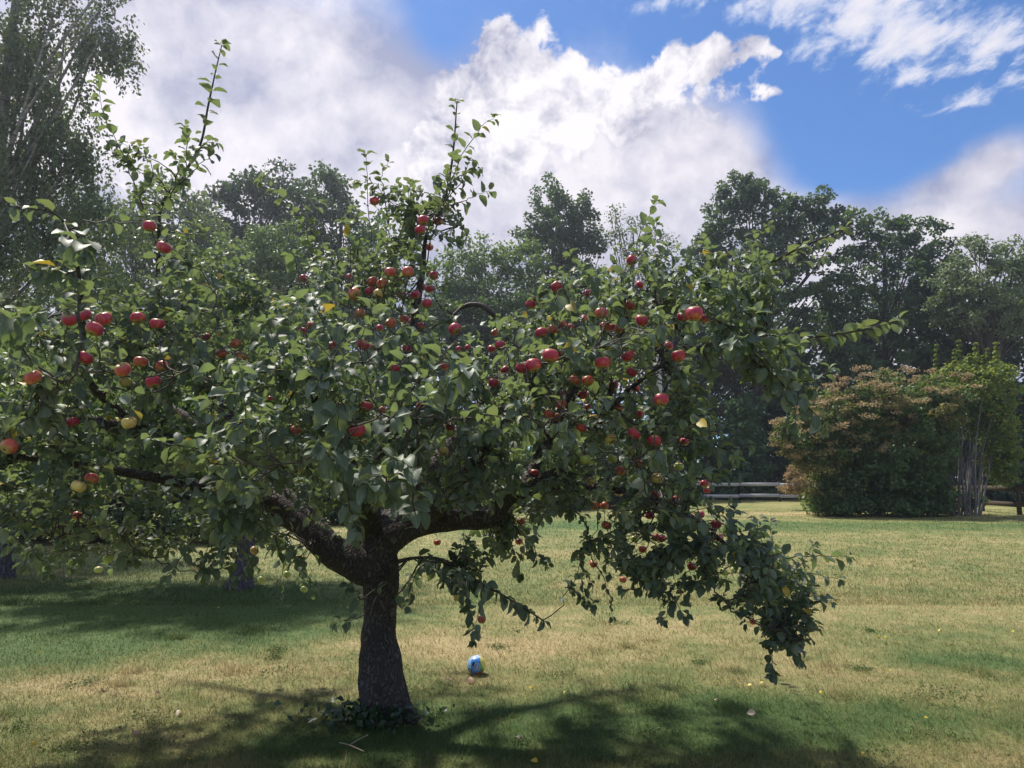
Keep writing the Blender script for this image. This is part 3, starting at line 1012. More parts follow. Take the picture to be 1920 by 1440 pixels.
def leaves_on(ln, start=0.3, step=0.030, size=0.062, out=0.8, sag=0.25, rosette=3, jit=1.0, young=0.04):
    seglen = np.linalg.norm(np.diff(ln, axis=0), axis=1)
    s = np.concatenate([[0], np.cumsum(seglen)])
    Lg = s[-1]
    t = tang(ln)
    pos = np.arange(start * Lg, Lg, step) + rng.normal(0, step * .25, len(np.arange(start * Lg, Lg, step)))
    pos = np.concatenate([pos, np.full(rosette, Lg - 0.003)])
    a = rng.random() * 6.28
    for k, sp_ in enumerate(pos):
        sp_ = min(max(sp_, 0), Lg)
        p = np.array([np.interp(sp_, s, ln[:, j]) for j in range(3)])
        tg = t[min(int(np.searchsorted(s, sp_)), len(t) - 1)]
        a += 2.4 + rng.normal(0, .3)
        u = unit(np.cross(tg, [0.3, 0.2, 0.93] if abs(tg[2]) < .9 else [1, 0, 0]))
        v = np.cross(tg, u)
        r = math.cos(a) * u + math.sin(a) * v
        d = unit(tg * (0.45 + 0.3 * rng.random()) + r * out + np.array([0, 0, -sag]) + rng.normal(0, .22 * jit, 3))
        nrm = np.array([0, 0, 1.0]) + tg * 0.35 + rng.normal(0, .42 * jit, 3)
        LP.append(p + d * 0.010)
        LY.append(rng.random() < young)
        LD.append(d)
        LN.append(nrm)
        LS.append(size * (0.68 + 0.6 * rng.random()) * (0.75 if sp_ > Lg * .93 else 1.0))


def twig(a, ta, b, r0=0.004, **kw):
    Lg = np.linalg.norm(b - a)
    ln = curve_from(a, ta, b, 8, 0.06)
    twigs.tube(ln, np.linspace(r0, 0.0014, 8), 4, cap=False)
    leaves_on(ln, **kw)


for t in targets[order[150:]]:
    i, dist = nearest(t, Wc, Tc, 0.35)
    if dist < 0.05:
        t = t + unit(rng.normal(size=3)) * 0.12
        dist = 0.12
    if dist > 1.15:
        continue
    a = Wc[i, :3]
    twig(a, Tc[i], t, min(0.0055, Wc[i, 3] * .8), start=0.12 if dist < .35 else 0.40, step=0.026, size=0.064, rosette=4)
    if dist > .25:                                     # a spur or two on the way
        for _ in range(2):
            f = rng.random() * .6 + .3
            m_ = a + (t - a) * f
            twig(m_, unit(t - a), m_ + unit(rng.normal(size=3) + np.array([0, 0, .3])) * (.08 + .14 * rng.random()), .003, start=.1, step=.026, size=.06, rosette=4)
# apples hang from short spurs
stems = []
for p, r in zip(apos, arad):
    i, dist = nearest(p, Wc, Tc, 0.0)
    q_ = p + np.array([rng.normal(0, .15), rng.normal(0, .15), 1.0]) * (r * 1.0 + 0.012)
    ln = curve_from(Wc[i, :3], Tc[i], q_, 9, 0.04)
    twigs.tube(ln, np.linspace(min(.005, Wc[i, 3]), .0018, 9), 4, cap=False)
    stems.append(q_)
    leaves_on(ln, start=max(0.25, 1 - .22 / max(dist, .1)), step=.032, size=.06, rosette=2)
# leaves along the long shoots whose ends stand clear of the crown
for k, (st, step, size, out, sag) in {3: (.60, .036, .078, .9, .12), 4: (.50, .038, .084, .9, .15), 10: (.55, .020, .082, .8, .35), 12: (.50, .019, .084, .8, .35), 13: (.45, .030, .075, .9, .4), 14: (.2, .018, .076, .8, .6),
                                    2: (.45, .03, .066, .7, .5), 11: (.5, .05, .06, .8, .3)}.items():
    leaves_on(limb_lines[k][:, :3], st, step, size, out, sag, 5, .6, .75 if k in (10, 12) else .15)
SHOOTS = [   # photo x, y, depth: leaf size
    ([(300, 480, 4.7), (262, 370, 4.6), (236, 305, 4.6), (205, 240, 4.6), (184, 150, 4.6)], .076, .05), ([(262, 375, 4.6), (285, 330, 4.55), (268, 270, 4.5)], .076, .05),
    ([(345, 330, 4.57), (352, 280, 4.55), (346, 235, 4.55)], .076, .15), ([(370, 282, 4.57), (392, 268, 4.5), (404, 268, 4.5)], .076, .3), ([(335, 345, 4.57), (372, 312, 4.5), (398, 288, 4.5)], .076, .2), ([(320, 370, 4.6), (335, 310, 4.6), (322, 290, 4.6)], .074, .2),
    ([(840, 345, 4.67), (825, 325, 4.6), (818, 340, 4.6)], .074, .2), ([(840, 350, 4.67), (872, 325, 4.6), (896, 318, 4.6)], .074, .2), ([(820, 400, 4.67), (862, 345, 4.6), (880, 300, 4.6)], .074, .1),
    ([(790, 520, 4.8), (815, 430, 4.7), (848, 330, 4.6), (878, 270, 4.6), (905, 235, 4.6), (926, 222, 4.6)], .074, .05), ([(806, 430, 4.7), (850, 385, 4.65), (885, 368, 4.6), (918, 358, 4.6)], .076, .2),
    ([(712, 560, 4.8), (695, 450, 4.75), (690, 350, 4.7), (687, 288, 4.7)], .076, .05), ([(735, 480, 4.7), (722, 380, 4.7), (716, 330, 4.7), (728, 305, 4.7)], .062, .05), ([(735, 500, 4.7), (760, 400, 4.6), (770, 345, 4.6)], .076, .05),
    ([(660, 560, 5.0), (600, 460, 4.9), (545, 385, 4.9), (490, 338, 4.9)], .074, .2), ([(600, 520, 4.9), (575, 430, 4.9), (600, 380, 4.9)], .074, .1),
    ([(1150, 600, 4.4), (1185, 500, 4.4), (1205, 430, 4.4), (1232, 380, 4.4)], .076, .05), ([(1100, 580, 4.5), (1080, 520, 4.5), (1070, 478, 4.5)], .076, .1),
    ([(1310, 560, 4.2), (1380, 490, 4.2), (1415, 450, 4.2), (1440, 425, 4.2)], .066, .2), ([(1420, 520, 4.15), (1480, 500, 4.1), (1545, 478, 4.1)], .066, .3),
    ([(1350, 640, 3.65), (1420, 680, 3.6), (1480, 730, 3.5), (1525, 770, 3.45), (1548, 800, 3.45)], .072, .5), ([(1380, 640, 3.65), (1450, 650, 3.6), (1505, 690, 3.55)], .072, .5), ([(1480, 730, 3.5), (1500, 760, 3.5), (1490, 790, 3.5)], .07, .5),
    ([(1090, 970, 4.6), (1105, 1030, 4.55), (1135, 1095, 4.5), (1148, 1155, 4.5)], .048, .7), ([(1100, 1020, 4.6), (1090, 1060, 4.5), (1105, 1090, 4.5)], .074, .7),
    ([(800, 1055, 4.4), (772, 1090, 4.4), (765, 1135, 4.4)], .066, .6), ([(745, 1115, 4.65), (762, 1092, 4.55), (790, 1060, 4.5), (830, 1070, 4.4)], .068, .5), ([(870, 1078, 4.3), (876, 1130, 4.3), (884, 1200, 4.3)], .070, .6), ([(905, 1095, 4.2), (900, 1140, 4.2), (890, 1180, 4.2)], .068, .6),
    ([(690, 1143, 4.6), (660, 1160, 4.5), (628, 1166, 4.45)], .074, .2), ([(684, 1120, 4.55), (672, 1110, 4.45), (655, 1100, 4.4)], .085, .2),
    ([(1400, 1040, 4.3), (1470, 1045, 4.25), (1535, 1043, 4.2), (1592, 1042, 4.2)], .076, .3), ([(1430, 1080, 4.3), (1500, 1075, 4.25), (1572, 1085, 4.2)], .062, .4), ([(1440, 1120, 4.3), (1490, 1180, 4.25), (1502, 1240, 4.2)], .066, .6),
    ([(960, 975, 5.2), (985, 1010, 5.1), (1018, 1045, 5.1)], .073, .6), ([(940, 985, 5.2), (965, 1030, 5.1), (975, 1075, 5.1)], .070, .7),
    ([(430, 930, 4.6), (370, 1000, 4.5), (330, 1060, 4.4), (300, 1095, 4.4)], .066, .5), ([(250, 960, 4.6), (210, 1020, 4.5), (170, 1070, 4.5)], .062, .5), ([(540, 1000, 4.6), (560, 1060, 4.5), (590, 1105, 4.5)], .066, .6), ([(470, 980, 4.6), (480, 1040, 4.6), (440, 1090, 4.5)], .076, .6), ([(520, 1000, 4.6), (530, 1060, 4.6), (525, 1110, 4.5)], .066, .6),
    ([(640, 850, 3.4), (650, 930, 3.15), (665, 985, 3.1), (660, 1010, 3.1)], .085, .4), ([(790, 990, 3.4), (775, 930, 3.1), (768, 870, 3.0), (740, 860, 2.95)], .085, .4), ([(740, 900, 3.3), (715, 890, 3.0), (690, 910, 2.9)], .085, .3),
    ([(640, 800, 3.2), (615, 750, 2.9), (600, 715, 2.8)], .085, .3), ([(640, 880, 3.3), (615, 850, 2.9), (597, 830, 2.8)], .085, .3), ([(150, 540, 3.35), (100, 500, 3.2), (75, 510, 3.2)], .085, .3), ([(140, 470, 3.3), (150, 440, 3.2), (160, 470, 3.1)], .085, .4),
    ([(30, 640, 3.2), (20, 600, 3.0), (60, 590, 2.9)], .085, .3), ([(840, 700, 3.2), (880, 690, 2.9), (840, 720, 2.8), (820, 740, 2.8)], .085, .4), ([(1320, 830, 4.0), (1370, 840, 3.9), (1405, 832, 3.9)], .066, .4),
]
for pts, size, sag in SHOOTS:
    a = np.array([P(*p) for p in pts])
    i, dist = nearest(a[0], Wc, Tc, 0.0)
    ln = smooth_line(np.vstack([Wc[i, :3], a]) if dist > .03 else a, 18)
    ln[2:-1] += rng.normal(0, .006, ln[2:-1].shape)
    twigs.tube(ln, np.linspace(.0062, .0013, 18), 5, cap=False)
    leaves_on(ln, .30, .030 if size < .08 else .022, size, .85, sag, 4 if size < .08 else 7, .55, .8 if size > .064 and pts[0][2] < 4.25 and pts[0][0] > 600 else .12)

LP, LD, LN, LS, LY = map(np.array, (LP, LD, LN, LS, LY))
LS = LS * (0.98 + 0.10 * (LP[:, 1] < 3.6))
# keep the fruit in sight: leaves that would hang right before an apple are left off
ax, ay, adz = project(apos)
lx, ly, ldz = project(LP + LD * LS[:, None] * .5)
keep = LP[:, 2] > 0.33
for k in range(len(apos)):
    rp = AP[k][2]
    near = (np.hypot(lx - ax[k], ly - ay[k]) < (rp * 1.35 + 5)) & (ldz < adz[k] + 0.02)
    keep &= ~(near & (rng.random(len(keep)) < 0.97))
# keep some sky and wood in sight too
for hx, hy, hr, hp in [(905, 520, 42, .85), (900, 578, 22, .7), (960, 945, 22, .8), (905, 970, 26, .85), (860, 978, 30, .85), (800, 990, 30, .9), (755, 1000, 24, .85), (1237, 690, 22, .96), (1234, 665, 16, .96), (1243, 722, 18, .9), (560, 985, 36, .9), (515, 945, 24, .8), (600, 1025, 36, .92), (655, 1055, 36, .92), (720, 1010, 36, .7), (1055, 1015, 26, .7), (1020, 905, 30, .5), (710, 1110, 50, .93), (710, 1180, 50, .93)]:
    near = np.hypot(lx - hx, ly - hy) < hr
    keep &= ~(near & (rng.random(len(keep)) < hp))
LP, LD, LN, LS, LY = LP[keep], LD[keep], LN[keep], LS[keep], LY[keep]
print('apple leaves', len(LP))


def leaf_shape(seed):
    r = np.random.default_rng(seed)
    ts = np.array([0.0, 0.16, 0.42, 0.70, 0.90, 1.0])
    wd = np.array([0.0, 0.21, 0.325, 0.285, 0.145, 0.0]) * (1 + .1 * r.normal())
    fold = 0.30 + 0.18 * r.random()
    curl = 0.20 + 0.85 * r.random() * (1 if r.random() < .8 else -.5)
    twist = r.normal(0, .32)
    V, U = [], []
    for t, w_ in zip(ts, wd):
        z = -curl * t * t * 0.6
        x = t * (1 - .12 * curl * t)
        yo = twist * t * t * .3
        if w_ == 0:
            V.append((x, yo, z)); U.append((t, 0))
            continue
        for sgn in (-1, 0, 1):
            wave = 0.05 * r.normal() if sgn else 0
            V.append((x, yo + sgn * w_, z + abs(sgn) * w_ * fold + wave + twist * sgn * w_ * t)); U.append((t, sgn * w_))
    V.append((-0.28, 0.012, -.01)); U.append((0, 0))
    V.append((-0.28, -0.012, -.01)); U.append((0, 0))
    Lp, Sz = [], []
    Lp += [0, 2, 3, 0, 1, 2]; Sz += [3, 3]
    for k in range(3):
        b = 1 + 3 * k
        Lp += [b, b + 3, b + 4, b + 1, b + 1, b + 4, b + 5, b + 2]; Sz += [4, 4]
    Lp += [10, 13, 11, 11, 13, 12]; Sz += [3, 3]
    Lp += [14, 15, 0]; Sz += [3]
    return np.array(V), np.array(Lp), np.array(Sz), np.array(U)


LEAF = [leaf_shape(k) for k in range(16)]


def leaf_frames(P_, D_, N_):
    X = unit(D_)
    N_ = N_ - X * np.sum(N_ * X, axis=1, keepdims=True)
    Z = unit(N_)
    Y = np.cross(Z, X)
    return X, Y, Z


X, Y, Z = leaf_frames(LP, LD, LN)
var = rng.integers(0, 16, len(LP))
# which leaves show largest
cells, own, dep = [], [], []
for k in range(16):
    idx = np.where(var == k)[0]
    Vt = LEAF[k][0][:14]
    ctr = (Vt[[1, 2, 4, 5, 7, 8]] + Vt[[5, 6, 8, 9, 11, 12]]) / 2
    Vt = np.vstack([Vt, ctr])
    Wd = LP[idx, None, :] + LS[idx, None, None] * (Vt[None, :, 0:1] * X[idx, None, :] + Vt[None, :, 1:2] * Y[idx, None, :] + Vt[None, :, 2:3] * Z[idx, None, :])
    sx, sy, dz = project(Wd.reshape(-1, 3))
    ok = (sx > 0) & (sx < 1920) & (sy > 0) & (sy < 1440)
    cells.append(((sy // 7).astype(int) * 400 + (sx // 7).astype(int))[ok])
    own.append(np.repeat(idx, len(Vt))[ok])
    dep.append(dz[ok])
cells, own, dep = map(np.concatenate, (cells, own, dep))
o_ = np.lexsort((dep, cells))
first = np.concatenate([[True], np.diff(cells[o_]) > 0])
count = np.bincount(own[o_][first], minlength=len(LP))
big = np.argsort(-count)[:300]
isbig = np.zeros(len(LP), bool)
isbig[big] = True

for part, flag, mat in (('leaves', False, M_apple_leaf), ('young_leaves', True, M_young_leaf)):
    mb = MB()
    UVs = []
    for k in range(16):
        idx = np.where((var == k) & ~isbig & (LY == flag))[0]
        Vt, Lp, Sz, U = LEAF[k]
        Wd = LP[idx, None, :] + LS[idx, None, None] * (Vt[None, :, 0:1] * X[idx, None, :] + Vt[None, :, 1:2] * Y[idx, None, :] + Vt[None, :, 2:3] * Z[idx, None, :])
        off = (np.arange(len(idx)) * len(Vt))[:, None]
        mb.add(Wd.reshape(-1, 3), (off + Lp[None, :]).ravel(), np.tile(Sz, len(idx)))
        UVs.append(np.tile(U[Lp], (len(idx), 1)))
    tree_part(part, np.concatenate(mb.V), np.concatenate(mb.L), np.concatenate(mb.S), mat, smooth=True, kind='stuff', uv=np.concatenate(UVs))
shared = [[mk_mesh('leaf', v, l, s, m_, True, u[l]) for v, l, s, u in LEAF] for m_ in (M_apple_leaf, M_young_leaf)]
for i in big:
    o = link('leaf', shared[int(LY[i])][var[i]], apple_tree)
    Mx = Matrix(np.column_stack([X[i] * LS[i], Y[i] * LS[i], Z[i] * LS[i], LP[i] - np.array(AT)]).tolist() + [[0, 0, 0, 1]])
    o.matrix_local = Mx
tree_part('twigs', np.concatenate(twigs.V), np.concatenate(twigs.L), np.concatenate(twigs.S), M_twig, smooth=True, kind='stuff')


# ------------------------------------------------------------------ apples: shape and colour
def apple_mat(name, red, red2, base, base2, offset, spread):
    m_, h, out = new_mat(name)
    co = h.n('ShaderNodeTexCoord').outputs['Object']
    oi = h.n('ShaderNodeObjectInfo')
    sx = h.n('ShaderNodeSeparateXYZ')
    h.put(sx.inputs[0], co)
    ang = h.m('ARCTAN2', sx.outputs[1], sx.outputs[0])
    cv = h.n('ShaderNodeCombineXYZ')
    h.put(cv.inputs[0], h.m('MULTIPLY', h.m('SINE', ang), 5.0))
    h.put(cv.inputs[1], h.m('MULTIPLY', h.m('COSINE', ang), 5.0))
    h.put(cv.inputs[2], h.m('ADD', h.m('MULTIPLY', sx.outputs[2], 0.6), h.m('MULTIPLY', oi.outputs['Random'], 40.0)))
    streak = h.noise(cv.outputs[0], 2.2, 4, 0.65)
    blotch = h.noise(h.vm('ADD', co, h.vm('SCALE', (13.0, 7.0, 5.0), oi.outputs['Random'])), 1.1, 3, 0.55)
    k = h.m('ADD', h.m('MULTIPLY', h.m('SUBTRACT', streak, .5), 1.2), h.m('MULTIPLY', h.m('SUBTRACT', blotch, .5), 2.2))
    k = h.m('ADD', h.m('ADD', k, offset), h.m('MULTIPLY', sx.outputs[2], 0.30))
    f = h.sstep(k, 0.5 - spread, 0.5 + spread)
    c = h.mix(f, h.mix(blotch, base, base2), h.mix(streak, red, red2))
    dots = h.sstep(h.noise(co, 26.0, 1, 0.4), .70, .78, 0, .35)
    c = h.mix(dots, c, (0.62, 0.48, 0.32))
    c = h.mix(h.sstep(h.m('ABSOLUTE', sx.outputs[2]), .50, .74), c, (0.30, 0.22, 0.08))
    p = h.n('ShaderNodeBsdfPrincipled')
    h.put(p.inputs['Base Color'], c)
    h.put(p.inputs['Roughness'], h.m('ADD', 0.28, h.m('MULTIPLY', blotch, 0.22)))
    p.inputs['Specular IOR Level'].default_value = 0.5
    p.inputs['Subsurface Weight'].default_value = 0.0
    h.t.links.new(p.outputs[0], out.inputs[0])
    return m_


AM = {'r': apple_mat('red_skin', (0.34, 0.010, 0.045), (0.50, 0.045, 0.085), (0.58, 0.30, 0.07), (0.62, 0.20, 0.08), .92, .35),
      'o': apple_mat('blushed_skin', (0.40, 0.035, 0.040), (0.52, 0.10, 0.065), (0.66, 0.38, 0.13), (0.64, 0.28, 0.11),   .82, .48),
      'y': apple_mat('yellow_skin', (0.52, 0.13, 0.05), (0.60, 0.22, 0.07), (0.74, 0.58, 0.20), (0.62, 0.55, 0.17), .22, .45),
      'g': apple_mat('green_skin', (0.45, 0.20, 0.06), (0.5, 0.22, 0.07), (0.46, 0.52, 0.15), (0.36, 0.47, 0.12), -.15, .35)}


def apple_mesh(kd, seed):
    r = np.random.default_rng(seed)
    nu, nv = 20, 15
    V = []
    for j in range(nv):
        t = math.pi * j / (nv - 1)
        for i in range(nu):
            a = 2 * math.pi * i / nu
            rr = math.sin(t) ** 0.85 if 0 < j < nv - 1 else 0.02
            z = 0.86 * math.cos(t)
            z -= 0.30 * math.exp(-(rr / .30) ** 2) * (1 if z > 0 else -.75)
            taper = 1.0 + 0.07 * z
            lob = 1 + 0.022 * math.cos(5 * a + seed) * (1 - z) * .5 + 0.02 * math.cos(2 * a + seed * 2)
            V.append((rr * taper * lob * math.cos(a), rr * taper * lob * math.sin(a), z))
    q = [(j * nu + i, (j + 1) * nu + i, (j + 1) * nu + (i + 1) % nu, j * nu + (i + 1) % nu) for j in range(nv - 1) for i in range(nu)]
    return mk_mesh('apple', V, np.array(q), np.full(len(q), 4), AM[kd], True)


meshes = {(kd, s): apple_mesh(kd, s) for kd in 'royg' for s in range(3)}
st = MB()
st.tube([(0, 0, .50), (.02, .01, .70), (.05, .0, .95), (.12, .02, 1.25)], [.035, .03, .03, .045], 6)
stem_me = st.mesh('stem', M_twig, True)
cx_ = MB()
for k in range(5):
    a = k * 1.2566
    c_, s_2 = math.cos(a), math.sin(a)
    cx_.add([(c_ * .16 - s_2 * .05, s_2 * .16 + c_ * .05, -.70), (c_ * .16 + s_2 * .05, s_2 * .16 - c_ * .05, -.70), (c_ * .05, s_2 * .05, -.84), (c_ * .10, s_2 * .10, -.66)], [0, 1, 2, 0, 2, 3, 1, 3, 2, 0, 3, 1], [3] * 4)
calyx_me = cx_.mesh('calyx', M_twig)
for k, (x, y, r, kd, words) in enumerate(AP):
    p, R_ = apos[k], arad[k]
    o = link('apple', meshes[(kd, k % 3)], None, words, 'apple', 'apples hanging on the tree')
    o.location = p
    o.scale = (R_ * (1 + rng.normal(0, .03)), R_ * (1 + rng.normal(0, .03)), R_ * (1.0 + rng.normal(0, .04)))
    o.rotation_euler = (rng.normal(0, .30), rng.normal(0, .30), rng.random() * 6.28)
    link('stem', stem_me, o)
    link('calyx', calyx_me, o)
# ------------------------------------------------------------------ trees and shrubs around the lawn
def foliage(centres, radii, per, size, flat=0.7, up=0.6, droop=0.0, seed=0, face=(0, 0, 0), long=1.0):
    """leaf-sized folded faces gathered in clumps; returns verts, loops, sizes"""
    r = np.random.default_rng(seed)
    C = np.repeat(centres, per, axis=0)
    Rr = np.repeat(np.broadcast_to(radii, (len(centres),)), per)
    n = len(C)
    u = unit(r.normal(size=(n, 3)))
    rad_ = r.random(n) ** 0.5
    off = u * (rad_ * Rr)[:, None]
    off[:, 2] *= flat
    if droop:
        h = r.random(n) ** 0.8
        off[:, :2] *= (1 - .45 * h)[:, None]
        off[:, 2] = off[:, 2] * .5 - h * droop * Rr * 2.2
    p = C + off
    D_ = unit(u * .8 + r.normal(0, .6, (n, 3)) + np.array([0, 0, -.25 - droop]))
    N_ = r.normal(0, .55, (n, 3)) + np.array([0, 0, up]) + u * .5 + np.array(face)
    X, Y, Z = leaf_frames(p, D_, N_)
    s = (size * (.6 + .8 * r.random(n)))[:, None]
    wd = s * .36 / long
    a = p - X * s * .5
    b = p + X * s * .5 * long
    c = p + Y * wd + Z * wd * .35
    d = p - Y * wd + Z * wd * .35
    V = np.stack([a, d, b, c], 1).reshape(-1, 3)
    i = np.arange(n)[:, None] * 4
    L = np.concatenate([i + 0, i + 1, i + 2, i + 0, i + 2, i + 3], 1).ravel()
    return V, L, np.full(2 * n, 3)


def lobe_points(lobes, Y, n, seed, depth=0.85, shell=0.5):
    r = np.random.default_rng(seed)
    area = np.array([l[2] * l[3] for l in lobes], float)
    out, R_ = [], []
    for (x, y, rx, ry, *dy), k in zip(lobes, (area / area.sum() * n).round().astype(int)):
        k = max(k, 4)
        Yc = Y + (dy[0] if dy else 0)
        c = P(x, y, Yc)
        m = Yc / F
        u = unit(r.normal(size=(k, 3)))
        rr = shell + (1 - shell) * r.random(k) ** .7
        e = np.array([rx * m, depth * (rx + ry) * .5 * m, ry * m])
        # bays and bumps in the outline
        bump = np.array([1 + .34 * mnoise.noise(Vector(v * 2.6) + Vector((x * .01, y * .01, seed))) for v in u])
        out.append(c + u * (rr * bump)[:, None] * e)
        R_.append(np.full(k, 1.0))
    return np.concatenate(out)


def tree(name, label, cat, base, trunk_r, lobes, Y, n_clump, clump_r, per, leaf, mat, bark, seed, trunk=None, shell=.45, droop=0.0, flat=.7, group=None, limb_n=26, long=1.0, depth=.85, face=(0, 0, 0), foot=None):
    b = np.array([base[0], base[1], 0.0])
    root = thing(name, label, cat, b, group)
    c = lobe_points(lobes, Y, n_clump, seed, depth, shell)
    c = c[c[:, 2] > clump_r * .5 + .1]
    if foot:                                          # foliage that reaches the ground
        fr = np.random.default_rng(seed + 5)
        a_ = fr.random(foot[2]) * 6.283
        f_ = np.sqrt(.3 + .7 * fr.random(foot[2]))
        c = np.concatenate([c, np.stack([b[0] + np.cos(a_) * f_ * foot[0], b[1] + np.sin(a_) * f_ * foot[1], fr.random(foot[2]) * .5 + .1], 1)])
    V, L, S_ = foliage(c, clump_r, per, leaf, flat, .6, droop, seed + 1, face, long)
    ok = V.reshape(-1, 4, 3)[:, :, 2].min(axis=1) > .02
    V = V.reshape(-1, 4, 3)[ok].reshape(-1, 3)
    n = int(ok.sum())
    link('crown', mk_mesh('crown', V - b, L[:6 * n], S_[:2 * n], mat), root, kind='stuff')
    r = np.random.default_rng(seed + 2)
    if trunk is None:
        cm = c.mean(axis=0)
        top = np.percentile(c[:, 2], 82)
        trunk = np.array([b, b + [r.normal(0, .1), 0, top * .25], b * .5 + np.array([cm[0], cm[1], 0]) * .5 + [0, 0, top * .55], [cm[0], cm[1], top]])
    ln = smooth_line(np.asarray(trunk, float), 24)
    rr = trunk_r * np.linspace(1, .22, 24) ** .9
    rr[:3] *= [1.35, 1.15, 1.05]
    mbt = MB()
    mbt.tube(ln - b, rr, 12)
    link('trunk', mbt.mesh('trunk', bark, True), root)
    if limb_n:
        ml = MB()
        sel = r.choice(len(c), min(limb_n, len(c)), replace=False)
        for k in sel:
            e = c[k]
            ii = int(np.clip(np.searchsorted(ln[:, 2], e[2] * .62), 5, 21))
            a = ln[ii]
            md = (a + e) / 2 + np.array([0, 0, -.06 * np.linalg.norm(e - a)]) + r.normal(0, .05, 3) * np.linalg.norm(e - a)
            l2 = smooth_line(np.array([a, md, e]), 9) - b
            ml.tube(l2, np.linspace(rr[ii] * .42, .012 + trunk_r * .04, 9), 5, cap=False)
        link('limbs', ml.mesh('limbs', bark, True), root, kind='stuff')
    return root


def base_at(px, Y):
    x = P(px, 890, Y)[0]
    return (x, Y)


# birch at the left edge, drooping sprays
Yb = 19.0
tree('birch_tree', 'tall birch with pale trunk and drooping sprays at the left edge', 'tree', base_at(-110, Yb), .26,
     [(40, 60, 120, 120), (160, 50, 95, 75), (220, 75, 50, 60), (90, 170, 110, 90), (-80, 150, 160, 260), (60, 300, 130, 110), (150, 260, 80, 60), (30, 440, 170, 120), (170, 400, 110, 80), (120, -90, 180, 110), (200, 500, 120, 60)],
     Yb, 780, .34, 70, .10, M_birch_leaf, M_birch_bark, 21, trunk=[P(-110, 1000, Yb) * [1, 1, 0], P(-80, 800, Yb), P(-25, 450, Yb), P(2, 260, Yb), P(22, 60, Yb), P(45, -120, Yb)], shell=.1, droop=1.25, flat=.8, limb_n=40)
# nearer orchard trees behind the apple tree
Yo = float(G(450, 1103)[1])
tree('orchard_tree', 'small tree with pale grey trunk behind the left limb of the apple tree', 'tree', G(450, 1103)[:2], .155,
     [(350, 745, 340, 110), (450, 760, 200, 130), (330, 820, 250, 80), (250, 770, 240, 90), (450, 660, 120, 60)], Yo, 520, .32, 60, .085, M_mid_leaf, M_grey_bark, 31, shell=.25, depth=1.45)
Yl = float(G(5, 1083)[1])
tree('orchard_tree', 'small tree with grey trunk standing cut by the left edge of the photo', 'tree', G(2, 1083)[:2], .17,
     [(-60, 780, 230, 170), (-160, 860, 160, 120), (60, 840, 140, 110), (-30, 660, 150, 100), (-40, 930, 240, 50)], Yl, 250, .34, 60, .09, M_mid_leaf, M_grey_bark, 37, shell=.3)

